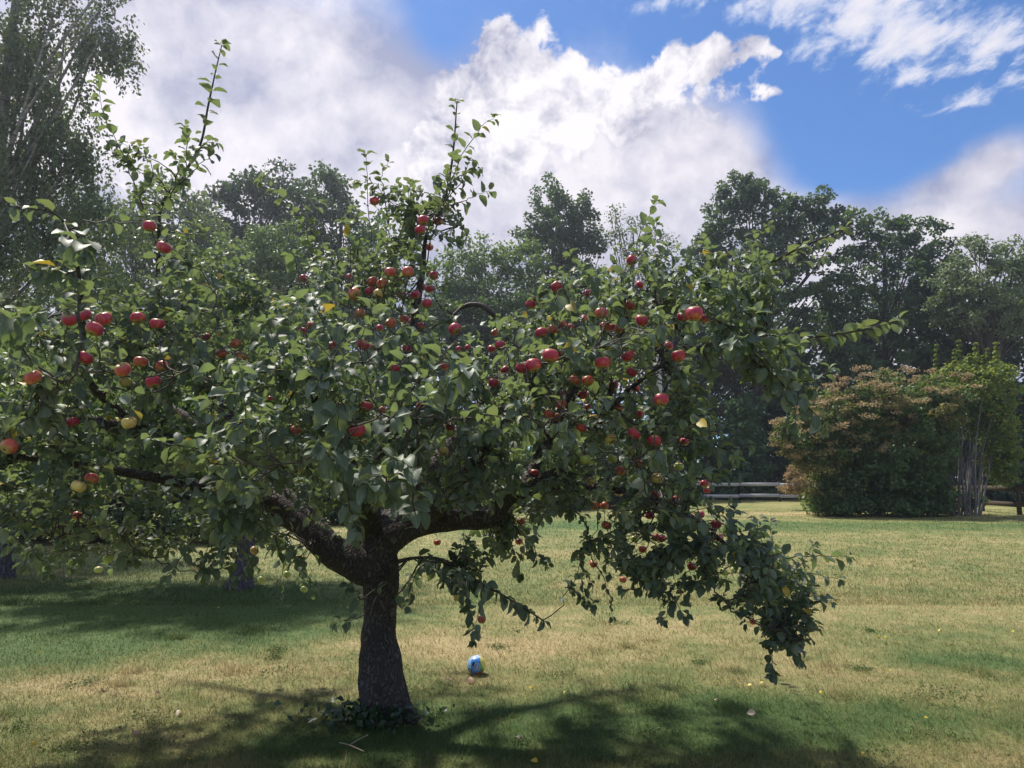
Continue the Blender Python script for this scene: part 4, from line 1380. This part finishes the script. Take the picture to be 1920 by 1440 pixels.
# the ring of tall trees
TREES = [
    # label, Y, base px, trunk r, lobes, clumps, clump radius, leaves, leaf size, material, shell
    ('hazy grey green tree beside the birch at upper left', 39, 260, .35, [(200, 470, 150, 110), (300, 430, 110, 80), (330, 370, 60, 45), (380, 500, 90, 120), (120, 560, 150, 110), (270, 620, 180, 150)], 330, .85, 55, .26, M_birch_leaf, .4),
    ('dark broadleaf tree with knobbly top left of the middle', 45, 440, .38, [(455, 370, 60, 50), (500, 350, 45, 48), (410, 410, 70, 60), (560, 400, 80, 70), (470, 480, 120, 100), (480, 640, 150, 150)], 330, .80, 58, .27, M_deep_leaf, .4),
    ('dark tree directly left of the central upright shoots', 47, 610, .36, [(600, 360, 55, 50), (640, 350, 40, 42), (570, 390, 60, 50), (620, 460, 90, 110), (700, 480, 80, 90), (640, 640, 150, 160)], 300, .80, 56, .27, M_dark_leaf, .4),
    ('light green feathery tree before the dark ones at left', 35, 500, .25, [(505, 455, 70, 48), (455, 500, 70, 60), (545, 510, 70, 65), (500, 600, 110, 110)], 230, .55, 58, .17, M_willow_leaf, .3),
    ('low yellow green tree in the gap right of the central shoots', 49, 900, .26, [(920, 480, 75, 38), (860, 520, 70, 55), (970, 500, 60, 50), (900, 600, 130, 120)], 230, .75, 52, .24, M_mid_leaf, .3),
    ('two headed dark tree right of the middle', 52, 1050, .34, [(1035, 375, 38, 45), (1040, 440, 62, 60), (1088, 400, 34, 42), (1000, 450, 34, 40), (1095, 470, 50, 60), (1050, 560, 90, 130)], 330, .62, 60, .25, M_dark_leaf, .35),
    ('thin wispy tree with sky showing through it', 55, 1190, .22, [(1150, 430, 40, 48), (1200, 440, 50, 42), (1240, 470, 30, 40), (1180, 520, 80, 80)], 120, .80, 26, .20, M_birch_leaf, .2),
    ('tallest dark broadleaf tree with a lobed crown at right', 49, 1420, .45, [(1385, 362, 50, 48), (1430, 370, 42, 45), (1350, 400, 32, 50), (1330, 470, 48, 45), (1480, 410, 50, 50), (1530, 385, 48, 30), (1560, 420, 38, 48), (1420, 470, 120, 75), (1440, 600, 160, 130)], 520, .58, 62, .25, M_dark_leaf, .35),
    ('rounded dark tree between the tallest tree and the pale one', 47, 1660, .40, [(1660, 435, 65, 45), (1725, 452, 55, 45), (1605, 455, 50, 60), (1760, 510, 60, 60), (1650, 540, 130, 90), (1660, 680, 150, 120)], 380, .62, 60, .24, M_dark_leaf, .35),
    ('pale green thin topped tree near the right edge', 42, 1850, .28, [(1830, 470, 40, 42), (1880, 490, 50, 42), (1800, 500, 35, 35), (1930, 490, 70, 70), (1850, 570, 110, 90), (1780, 560, 50, 60)], 230, .52, 50, .18, M_pale_leaf, .2),
    ('low dark tree filling the gap left of the rusty shrub', 53, 1330, .3, [(1340, 640, 90, 90), (1420, 690, 90, 80), (1280, 700, 90, 90), (1240, 600, 70, 70)], 300, .7, 58, .25, M_deep_leaf, .35),
    ('low dark tree behind the centre of the apple crown', 47, 960, .3, [(900, 600, 90, 70), (1000, 590, 90, 70), (820, 640, 100, 80), (1090, 620, 80, 80)], 300, .7, 58, .25, M_dark_leaf, .35),
    ('dark tree behind the big shrub at the right edge', 46, 1820, .36, [(1800, 620, 110, 90), (1900, 650, 120, 130), (1780, 560, 70, 50), (1960, 560, 90, 110)], 300, .7, 58, .25, M_deep_leaf, .4),
]
for k, (lab, Y, bp, tr_, lobes, nc, cr_, per, lf, mat, sh) in enumerate(TREES):
    tree('broadleaf_tree', lab, 'tree', base_at(bp, Y), tr_, lobes, Y, nc, cr_, per, lf, mat, M_far_bark, 100 + 10 * k, shell=sh, group='tall trees around the lawn', limb_n=40)
# undergrowth below the tall trees, one shrub after another along the boundary
UNDER = [
    ('dark shrub far left behind the edge tree', -200, 18, 150, 250, 'd'), ('dark shrub behind the pale grey orchard trunk', 330, 17.5, 190, 150, 'd'), ('dark shrub between the orchard trunks at the far lawn edge', 90, 17.5, 170, 150, 'd'),
    ('dark shrub behind the left limb at the far lawn edge', 560, 24, 170, 150, 'd'), ('dark shrub straight behind the apple trunk', 780, 30, 150, 150, 'd'),
    ('green shrub behind the right limb of the apple tree', 950, 33, 140, 130, 'm'), ('dark shrub behind the drooping right branch', 1130, 36, 140, 170, 'd'),
]
for k, (lab, px, Y, rx, hgt, kd) in enumerate(UNDER):
    g = P(px, 890, Y)
    yb = 720 + F * math.tan(PITCH + math.atan2(EYE, Y))
    tree('boundary_shrub', lab, 'shrub', (g[0], Y), .06, [(px, yb - hgt * .35, rx, hgt * .42), (px - rx * .4, yb - hgt * .7, rx * .5, hgt * .35), (px + rx * .4, yb - hgt * .65, rx * .5, hgt * .35)], Y, 190, .030 * Y * .62, 56, .0062 * Y, M_deep_leaf if kd == 'd' else M_shrub_leaf, M_far_bark, 300 + 7 * k, shell=.4, group='shrubs along the lawn edge', limb_n=10, foot=(rx * Y / F, 1.0, 60))
CON = [('dark conifer behind the left fence nearest the apple tree', 1275, 45, 110, 260, M_deep_leaf), ('bright green conifer behind the rail fence', 1392, 44, 62, 200, M_conifer), ('dark conifer between the bright one and the rusty shrub', 1470, 45, 62, 240, M_deep_leaf),
       ('dark conifer behind the right end of the fence', 1890, 38, 80, 240, M_deep_leaf), ('dark conifer rising behind the rusty shrub', 1600, 46, 100, 330, M_deep_leaf), ('dark conifer behind the grey stemmed shrub', 1760, 45, 100, 320, M_deep_leaf)]
for k, (lab, px, Y, rx, hgt, mat) in enumerate(CON):
    Y += 3.0
    yb = 720 + F * math.tan(PITCH + math.atan2(EYE, Y))
    lob = [(px, yb - hgt * f, rx * (1.0 - .55 * f), hgt * .17) for f in (.12, .32, .52, .70, .84)]
    tree('conifer', lab, 'tree', (P(px, 890, Y)[0], Y), .16, lob, Y, 260, .62, 60, .24, mat, M_far_bark, 400 + 9 * k, shell=.45, group='conifers along the fence', limb_n=8, droop=.2, foot=(rx * Y / F, 1.2, 50))
# the far wood closes the view
xs_ = np.linspace(-700, 2600, 300)
r_ = np.random.default_rng(77)
wc = []
for x in xs_:
    for k in range(14):
        topy = 545 + 45 * mnoise.noise(Vector((x * .006, 2.0, 0))) + 18 * mnoise.noise(Vector((x * .03, 7.0, 0)))
        wc.append(P(x + r_.normal(0, 10), topy + r_.random() ** .8 * (905 - topy), 62 + r_.normal(0, 2.0)))
V, L, S_ = foliage(np.array(wc), 1.25, 30, .46, .8, .6, 0, 78)
link('distant_wood', mk_mesh('distant_wood', V, L, S_, M_deep_leaf), kind='stuff')

# ------------------------------------------------------------------ the big shrubs at right
Ys = float(G(1650, 967)[1])
rusty = tree('rusty_shrub', 'large rounded shrub with rusty seed heads over green leaves at right', 'shrub', (P(1640, 890, Ys)[0], Ys), .12,
             [(1700, 745, 105, 48), (1600, 770, 85, 48), (1540, 810, 62, 45), (1500, 815, 36, 42), (1590, 860, 80, 60), (1680, 850, 110, 80), (1650, 910, 110, 55), (1590, 920, 60, 45), (1720, 920, 60, 45), (1730, 790, 60, 60), (1570, 950, 42, 20), (1640, 952, 60, 20), (1720, 952, 45, 20)],
             Ys, 560, .42, 60, .145, M_shrub_leaf, M_stem, 501, shell=.5, limb_n=16, depth=.8, foot=(2.7, 1.5, 110))
c = lobe_points([(1700, 740, 116, 56), (1605, 766, 98, 56), (1535, 805, 72, 52), (1496, 812, 46, 46), (1575, 860, 76, 60), (1640, 800, 90, 60)], Ys - .2, 330, 511, .95, .95)
cen = {0: 0}
vis = (c[:, 2] > 1.9) & (np.random.default_rng(5).random(len(c)) < .55 + .2 * (c[:, 2] - 2.5))
c = c[vis]
V, L, S_ = foliage(c, .26, 46, .085, .45, .9, 0, 512)
rb = np.array([P(1640, 890, Ys)[0], Ys, 0])
link('seed_heads', mk_mesh('seed_heads', V - rb, L, S_, M_rust), rusty, kind='stuff')
c = lobe_points([(1600, 790, 90, 50), (1690, 770, 110, 55), (1530, 830, 60, 50), (1560, 890, 60, 50)], Ys, 170, 515, .9, .9)
V, L, S_ = foliage(c, .34, 48, .12, .6, .8, 0, 516)
link('olive_leaves', mk_mesh('olive_leaves', V - rb, L, S_, M_olive_leaf), rusty, kind='stuff')

Yg = float(G(1800, 966)[1])
gb = np.array([P(1800, 890, Yg)[0], Yg, 0])
stemmy = thing('stemmed_shrub', 'tall shrub on a sheaf of bare grey stems with lime green upright shoots', 'shrub', gb)
r_ = np.random.default_rng(601)
for k in range(34):
    x0 = r_.uniform(1772, 1832)
    x1 = 1800 + (x0 - 1800) * r_.uniform(1.3, 2.8) + r_.normal(0, 16)
    y1 = r_.uniform(730, 860)
    Yk = Yg + r_.normal(0, .45)
    b0 = P(x0, 890, Yk)
    b0[2] = 0
    e1 = P(x1, y1, Yk + r_.normal(0, .4))
    md = b0 * .5 + e1 * .5 + np.array([r_.normal(0, .12) - (x1 - x0) * .002, 0, .25])
    ms = MB()
    ms.tube(smooth_line(np.array([b0, md, e1]), 12) - gb, np.linspace(.034 + .02 * r_.random(), .010, 12), 6)
    link('stem', ms.mesh('stem', M_stem, True), stemmy)
c = lobe_points([(1820, 715, 72, 45), (1862, 760, 40, 70), (1760, 740, 45, 40), (1885, 820, 20, 50), (1740, 800, 30, 60), (1870, 860, 26, 50)], Yg, 210, 611, .8, .45)
V, L, S_ = foliage(c, .34, 44, .135, .7, .7, 0, 612)
link('crown', mk_mesh('crown', V - gb, L, S_, M_lime_leaf), stemmy, kind='stuff')
c = lobe_points([(1850, 790, 45, 60), (1790, 770, 60, 40), (1815, 940, 26, 24), (1770, 940, 20, 24), (1880, 870, 25, 50)], Yg + .5, 150, 621, .8, .4)
V, L, S_ = foliage(c, .34, 42, .13, .7, .7, 0, 622)
link('inner_leaves', mk_mesh('inner_leaves', V - gb, L, S_, M_shrub_leaf), stemmy, kind='stuff')
for x0, y0, y1, wd in [(1800, 715, 640, 8), (1832, 715, 645, 9), (1866, 710, 644, 9), (1855, 712, 655, 6), (1788, 715, 656, 6), (1815, 715, 665, 6), (1843, 715, 668, 6), (1752, 720, 648, 4), (1898, 760, 700, 6), (1878, 790, 728, 8), (1748, 800, 745, 5)]:
    a0, a1 = P(x0, y0, Yg), P(x0 + r_.normal(0, 3), y1, Yg)
    ms = MB()
    ms.tube(np.linspace(a0, a1, 6) - gb, np.linspace(.012, .004, 6), 4)
    sh_ = link('shoot', ms.mesh('shoot', M_stem, True), stemmy)
    n_ = 9
    t_ = np.linspace(0, 1, n_)[:, None]
    V, L, S_ = foliage(a0 * (1 - t_) + a1 * t_, np.linspace(.24, .08, n_) * wd / 8, 24, .13, .5, .9, 0, int(x0))
    link('leaves', mk_mesh('leaves', V - gb, L, S_, M_lime_leaf), sh_, kind='stuff')
# small rusty shrub before the big one
Yr = float(G(1520, 957)[1])
sb = np.array([P(1520, 890, Yr)[0], Yr, 0])
small = thing('small_shrub', 'small rust coloured shrub on a fan of stems left of the big shrub', 'shrub', sb)
for k in range(9):
    e1 = P(1520 + (k - 4) * 8 + r_.normal(0, 2), r_.uniform(900, 925), Yr + r_.normal(0, .3))
    ms = MB()
    ms.tube(smooth_line(np.array([sb + [r_.normal(0, .08), 0, 0], (sb + e1) / 2 + [0, 0, .05], e1]), 8) - sb, np.linspace(.03, .010, 8), 6)
    link('stem', ms.mesh('stem', M_stem, True), small)
c = lobe_points([(1512, 908, 40, 26), (1485, 890, 20, 14), (1530, 925, 30, 18), (1480, 918, 22, 10)], Yr, 120, 701, .8, .4)
V, L, S_ = foliage(c, .2, 44, .075, .6, .8, 0, 702)
link('crown', mk_mesh('crown', V - sb, L, S_, M_rust), small, kind='stuff')
c = lobe_points([(1515, 915, 36, 24), (1540, 930, 24, 20)], Yr, 60, 703, .8, .2)
V, L, S_ = foliage(c, .2, 36, .08, .6, .8, 0, 704)
link('green_leaves', mk_mesh('green_leaves', V - sb, L, S_, M_olive_leaf), small, kind='stuff')
# strap-leaved tuft at the foot of the big shrub
def tuft(name, label, cat, at, n, h, wid, mat, seed):
    r = np.random.default_rng(seed)
    root = thing(name, label, cat, at)
    m_ = MB()
    for k in range(n):
        a = r.random() * 6.28
        hh = h * (.6 + .6 * r.random())
        o_ = np.array([math.cos(a), math.sin(a), 0])
        p0 = o_ * .08 * r.random()
        pts = smooth_line(np.array([p0, p0 + o_ * hh * .35 + [0, 0, hh * .8], p0 + o_ * hh * .95 + [0, 0, hh * .55]]), 6)
        sd = np.array([-math.sin(a), math.cos(a), 0]) * wid
        wv = np.array([.6, 1, 1, .8, .5, .05])[:, None] * sd
        V_ = np.concatenate([pts - wv, pts + wv])
        q_ = [(i, i + 1, i + 7, i + 6) for i in range(5)]
        m_.add(V_, np.array(q_), [4] * 5)
    link('blades', m_.mesh('blades', mat), root, kind='stuff')
    return root


tuft('strap_leaf_plant', 'pale tuft of strap leaves at the foot of the big shrub', 'plant', G(1552, 966), 46, .85, .022, M_pale_leaf, 71)

# ------------------------------------------------------------------ rail fence
fence = thing('rail_fence', 'two railed wooden fence running behind the shrubs at the far lawn edge', 'fence', G(1386, 941))
FO = np.array(fence.location)


def fence_run(p0, p1, n, mat, zr):
    p0, p1 = np.array([p0[0], p0[1], 0.]), np.array([p1[0], p1[1], 0.])
    d = unit(p1 - p0)
    side = np.array([-d[1], d[0], 0])
    M3 = np.column_stack([d, side, [0, 0, 1]])
    Lg = np.linalg.norm(p1 - p0) / n
    for k in range(n + 1):
        m_ = MB()
        pp = p0 + d * Lg * k
        m_.box(pp + [0, 0, .56] - FO, (.13, .13, 1.20), M3)
        m_.box(pp + [0, 0, 1.175] - FO, (.10, .10, .035), M3)
        link('post', m_.mesh('post', M_wood_dark), fence)
        if k == n:
            break
        for z in zr:
            m_ = MB()
            sag = r_.normal(0, .018)
            m_.box(pp + d * Lg * .5 - side * .085 + [0, 0, z + sag] - FO, (Lg - .03, .035, .20), M3)
            link('rail', m_.mesh('rail', mat), fence)


A0, A1, A2 = G(1190, 940.5), G(1386, 940.5), P(1610, 890, float(G(1386, 940.5)[1]))
fence_run(A0, A1, 2, M_wood_grey, (1.02, .36))
fence_run(A1 + np.array([3.0 - 3.0, 0, 0]), A2, 3, M_wood_grey, (1.02, .36))
B1, B2 = G(1912, 965), G(2170, 985)
fence_run(np.array([A2[0] + 1.0, A2[1] - .6, 0]), B1, 5, M_wood_dark, (1.02, .42))
fence_run(B1, B2, 2, M_wood_dark, (1.02, .42))

# ------------------------------------------------------------------ pale pole among the trees
Yp = 30.0
pole = thing('wooden_pole', 'pale weathered pole of two posts seen between leaves right of the crown', 'pole', (P(1245, 890, Yp)[0], Yp, 0))
pb = np.array(pole.location)
for x0, x1, rr_, yt in [(1250, 1233.5, .085, 655), (1240, 1229.5, .05, 690)]:
    m_ = MB()
    a0, a1 = P(x0, 890, Yp), P(x1, yt, Yp)
    a0[2] = 0
    m_.tube(np.linspace(a0, a1, 10) - pb, np.linspace(rr_ * 1.2, rr_, 10), 10)
    link('post', m_.mesh('post', M_wood_grey, True), pole)
m_ = MB()
for yy in (700, 735, 800):
    t = (890 - yy) / 235
    m_.box(P(1248 - 15 * t - 2.5, yy, Yp - .02) - pb, (.34, .12, .05))
link('bracket', m_.mesh('bracket', M_wood_dark), pole)

# ------------------------------------------------------------------ ball on the grass
BR = .076
gb_ = G(893, 1264)
ball = thing('ball', 'small blue ball with round white badge and green and yellow panels on the grass', 'ball', gb_ + np.array([0, 0, BR - .006]))
mball, h, out = new_mat('ball_skin')
co = h.n('ShaderNodeTexCoord').outputs['Object']
sx = h.n('ShaderNodeSeparateXYZ')
h.put(sx.inputs[0], co)
xx, yy_, zz_ = sx.outputs
nzb = h.noise(co, 14.0, 2)
xw = h.m('ADD', xx, h.m('MULTIPLY', h.m('SUBTRACT', nzb, .5), .02))
c = h.mix(h.sstep(xw, -.042, -.036), (0.34, 0.58, 0.85), (0.05, 0.26, 0.74))
c = h.mix(h.sstep(xw, .030, .034), c, (0.10, 0.36, 0.14))
c = h.mix(h.sstep(h.m('ADD', xw, h.m('MULTIPLY', zz_, .35)), .050, .054), c, (0.75, 0.62, 0.12))
c = h.mix(h.sstep(h.m('SUBTRACT', h.m('MULTIPLY', xw, .3), zz_), .040, .046), c, (0.42, 0.14, 0.09))
c = h.mix(h.sstep(h.m('SUBTRACT', zz_, h.m('MULTIPLY', xw, .2)), .058, .062), c, (0.50, 0.66, 0.85))
p = h.n('ShaderNodeBsdfPrincipled')
h.put(p.inputs['Base Color'], c)
p.inputs['Roughness'].default_value = .35
h.t.links.new(p.outputs[0], out.inputs[0])


def sphere_patch(cx0, cz0, rx, rz, lift, rot=0.0, inner=0.0, n=28):
    """a thin disc or ring laid on the ball's front"""
    V_, q_ = [], []
    for k in range(n):
        a = 2 * math.pi * k / n
        for f in (max(inner, .001), 1.0):
            u_, v_ = math.cos(a) * rx * f, math.sin(a) * rz * f
            x_ = cx0 + u_ * math.cos(rot) - v_ * math.sin(rot)
            z_ = cz0 + u_ * math.sin(rot) + v_ * math.cos(rot)
            y_ = -math.sqrt(max(1e-6, 1 - x_ * x_ - z_ * z_))
            V_.append(np.array([x_, y_, z_]) * (BR + lift))
    for k in range(n):
        k2 = (k + 1) % n
        q_.append((2 * k, 2 * k2, 2 * k2 + 1, 2 * k + 1))
    return np.array(V_), np.array(q_)


def flat_mat(name, c_):
    m2, h2, o2 = new_mat(name)
    p2 = h2.n('ShaderNodeBsdfPrincipled')
    h2.put(p2.inputs['Base Color'], c_)
    p2.inputs['Roughness'].default_value = .4
    h2.t.links.new(p2.outputs[0], o2.inputs[0])
    return m2


M_white_print, M_navy_print = flat_mat('white_print', (.62, .66, .78)), flat_mat('navy_print', (.012, .02, .12))
V_, q_ = [], []
nu, nv = 40, 24
for j in range(nv):
    t = math.pi * j / (nv - 1)
    for i in range(nu):
        a = 2 * math.pi * i / nu
        V_.append((BR * max(math.sin(t), .002) * math.cos(a), BR * max(math.sin(t), .002) * math.sin(a), BR * math.cos(t)))
q_ = [(j * nu + i, (j + 1) * nu + i, (j + 1) * nu + (i + 1) % nu, j * nu + (i + 1) % nu) for j in range(nv - 1) for i in range(nu)]
link('shell', mk_mesh('shell', V_, np.array(q_), np.full(len(q_), 4), mball, True), ball)
marks = [('spot', (-.26, .32, .13, .20, .0008, -.25), M_navy_print), ('badge', (.12, .06, .33, .40, .0008, 0), M_navy_print), ('badge_ring', (.12, .06, .33, .40, .0014, 0, .84), M_white_print),
         ('badge_mark', (.10, .14, .20, .10, .0014, .9, .55), M_white_print), ('badge_mark', (.16, -.04, .18, .10, .0016, .9, .5), M_white_print), ('print', (-.62, -.34, .22, .20, .0008, .3, .45), M_navy_print), ('print', (-.60, -.52, .16, .12, .0010, .0), flat_mat('red_print', (.40, .12, .10)))]
for nm, a, mt in marks:
    V_, q_ = sphere_patch(*a)
    link(nm, mk_mesh(nm, V_, q_, np.full(len(q_), 4), mt, True), ball)

# ------------------------------------------------------------------ ivy, fallen leaves, twigs on the ground
ivy = thing('ivy', 'low ivy growing round the foot of the apple trunk', 'ivy', root0 + np.array([-.08, -.14, 0]))
ib = np.array(ivy.location)
r_ = np.random.default_rng(808)
n = 420
pp = np.stack([ib[0] + r_.normal(-.02, .17, n), ib[1] + r_.normal(0, .085, n), .02 + .10 * r_.random(n)], 1)
pp = pp[np.hypot(pp[:, 0] - root0[0], pp[:, 1] - root0[1]) > .16]
V, L, S_ = foliage(pp, .02, 1, .050, 1.0, .9, 0, 809, (0, -.5, 0))
link('leaves', mk_mesh('leaves', V - ib, L, S_, M_ivy), ivy, kind='stuff')
ms = MB()
for k in range(8):
    a0 = np.array([r_.normal(0, .1), r_.normal(0, .03), .01])
    ms.tube(smooth_line(np.array([a0, a0 + [r_.normal(0, .1), -.03, .04], a0 + [r_.normal(0, .25), -.05, .015]]), 8), .003, 5)
link('vines', ms.mesh('vines', M_twig, True), ivy, kind='stuff')

# clover and broad-leaved weeds among the grass
r_ = np.random.default_rng(909)
wp = []
for k in range(90):
    dd_ = 1.0 / (1.0 / 8 + r_.random() * (1.0 / 2.6 - 1.0 / 8))
    xx_ = (r_.random() * 2 - 1) * dd_ * .8
    n_ = r_.integers(30, 110)
    s_1 = .03 + .10 * r_.random()
    wp.append(np.stack([xx_ + r_.normal(0, s_1, n_), dd_ + r_.normal(0, s_1, n_), 0.006 + .016 * r_.random(n_)], 1))
wp = np.concatenate(wp)
wp = wp[np.hypot(wp[:, 0] - root0[0], wp[:, 1] - root0[1]) > .2]
V, L, S_ = foliage(wp, .012, 3, .014, .5, 1.2, 0, 910)
link('clover', mk_mesh('clover', V, L, S_, leaf_mat('clover_leaf', (0.06, 0.115, 0.035), (0.12, 0.185, 0.055), (0.10, 0.15, 0.06), (0.18, 0.24, 0.05), .25, .55, .3)), kind='stuff')

M_fl_y = leaf_mat('fallen_yellow', (0.50, 0.38, 0.04), (0.62, 0.48, 0.06), (0.5, 0.4, 0.08), (0.5, 0.4, 0.05), .2)
M_fl_b = leaf_mat('fallen_brown', (0.16, 0.09, 0.05), (0.30, 0.19, 0.11), (0.28, 0.2, 0.13), (0.3, 0.18, 0.08), .15)
M_fl_p = leaf_mat('fallen_pale', (0.42, 0.33, 0.24), (0.50, 0.42, 0.32), (0.42, 0.36, 0.3), (0.4, 0.3, 0.2), .15)


def fallen(px, py, s, mat, label, group=None, k=0):
    o = link('fallen_leaf', bpy.data.meshes.get('fallen_%s_%d' % (mat.name, k % 4)) or mk_mesh('fallen_%s_%d' % (mat.name, k % 4), LEAF[k % 4][0], LEAF[k % 4][1], LEAF[k % 4][2], mat, True, LEAF[k % 4][3][LEAF[k % 4][1]]), None, label, 'leaf', group)
    g = G(px, py)
    o.location = (g[0], g[1], .030)
    o.scale = (s, s, s)
    o.rotation_euler = (r_.normal(0, .35), r_.normal(.1, .3), r_.random() * 6.28)


SINGLE = [(878, 1279, .085, 'b', 'curled tan brown leaf lying just below the ball'), (848, 1284, .06, 'b', 'brown leaf left of the curled one below the ball'), (968, 1391, .06, 'p', 'pale dry leaf on the shaded grass at bottom centre'),
          (1417, 1346, .055, 'p', 'pale leaf in the shade right of the ball, upper of two'), (1350, 1320, .045, 'p', 'small pale leaf near the shade edge at right of centre'), (290, 1311, .055, 'b', 'dark curled leaf on the dry grass band at left'),
          (338, 1340, .06, 'p', 'pinkish dry leaf on the grass left of the trunk'), (258, 1377, .07, 'b', 'dark brown leaf low on the grass at left'), (430, 1362, .04, 'p', 'small pale leaf left of the ivy'), (996, 1435, .05, 'y', 'yellow leaf at the bottom edge right of the trunk'),
          (356, 1434, .06, 'y', 'bright yellow leaf at the bottom edge at left'), (1510, 1391, .06, 'b', 'dark leaf in the shade at lower right')]
for k, (px, py, s, kd, lab) in enumerate(SINGLE):
    fallen(px, py, s, {'y': M_fl_y, 'b': M_fl_b, 'p': M_fl_p}[kd], lab, None, k)
for k, (px, py) in enumerate([(947, 1234), (990, 1297), (1000, 1296), (1062, 1303), (412, 1143), (245, 1117), (60, 1400), (1433, 1286), (1345, 1284), (1763, 1185), (1660, 1198), (1648, 1197), (1475, 1222), (1740, 1354), (1621, 1420), (1903, 1187), (1410, 1292), (1290, 1297), (1537, 1304), (1671, 1264), (335, 1400), (78, 1228)]):
    fallen(px, py, .034, M_fl_y, 'tiny yellow leaf fleck scattered on the lawn', 'yellow flecks on the lawn', k)
stick = thing('fallen_stick', 'thin pale forked stick on the grass below the trunk', 'stick', G(660, 1405))
ms = MB()
b_ = G(660, 1405)
ms.tube(smooth_line(np.array([G(636, 1404), G(655, 1409), G(682, 1421)]), 8) - b_ + [0, 0, .035], .0035, 5)
ms.tube(smooth_line(np.array([G(655, 1409), G(672, 1398), G(690, 1389)]), 8) - b_ + [0, 0, .035], .0026, 5)
link('twig', ms.mesh('twig', solid_mat('dry_stick', (.36, .28, .19), (.46, .37, .26), 20), True), stick)
print('objects', len(bpy.data.objects), 'tris', sum(len(m.loops) - 2 * len(m.polygons) for m in bpy.data.meshes))
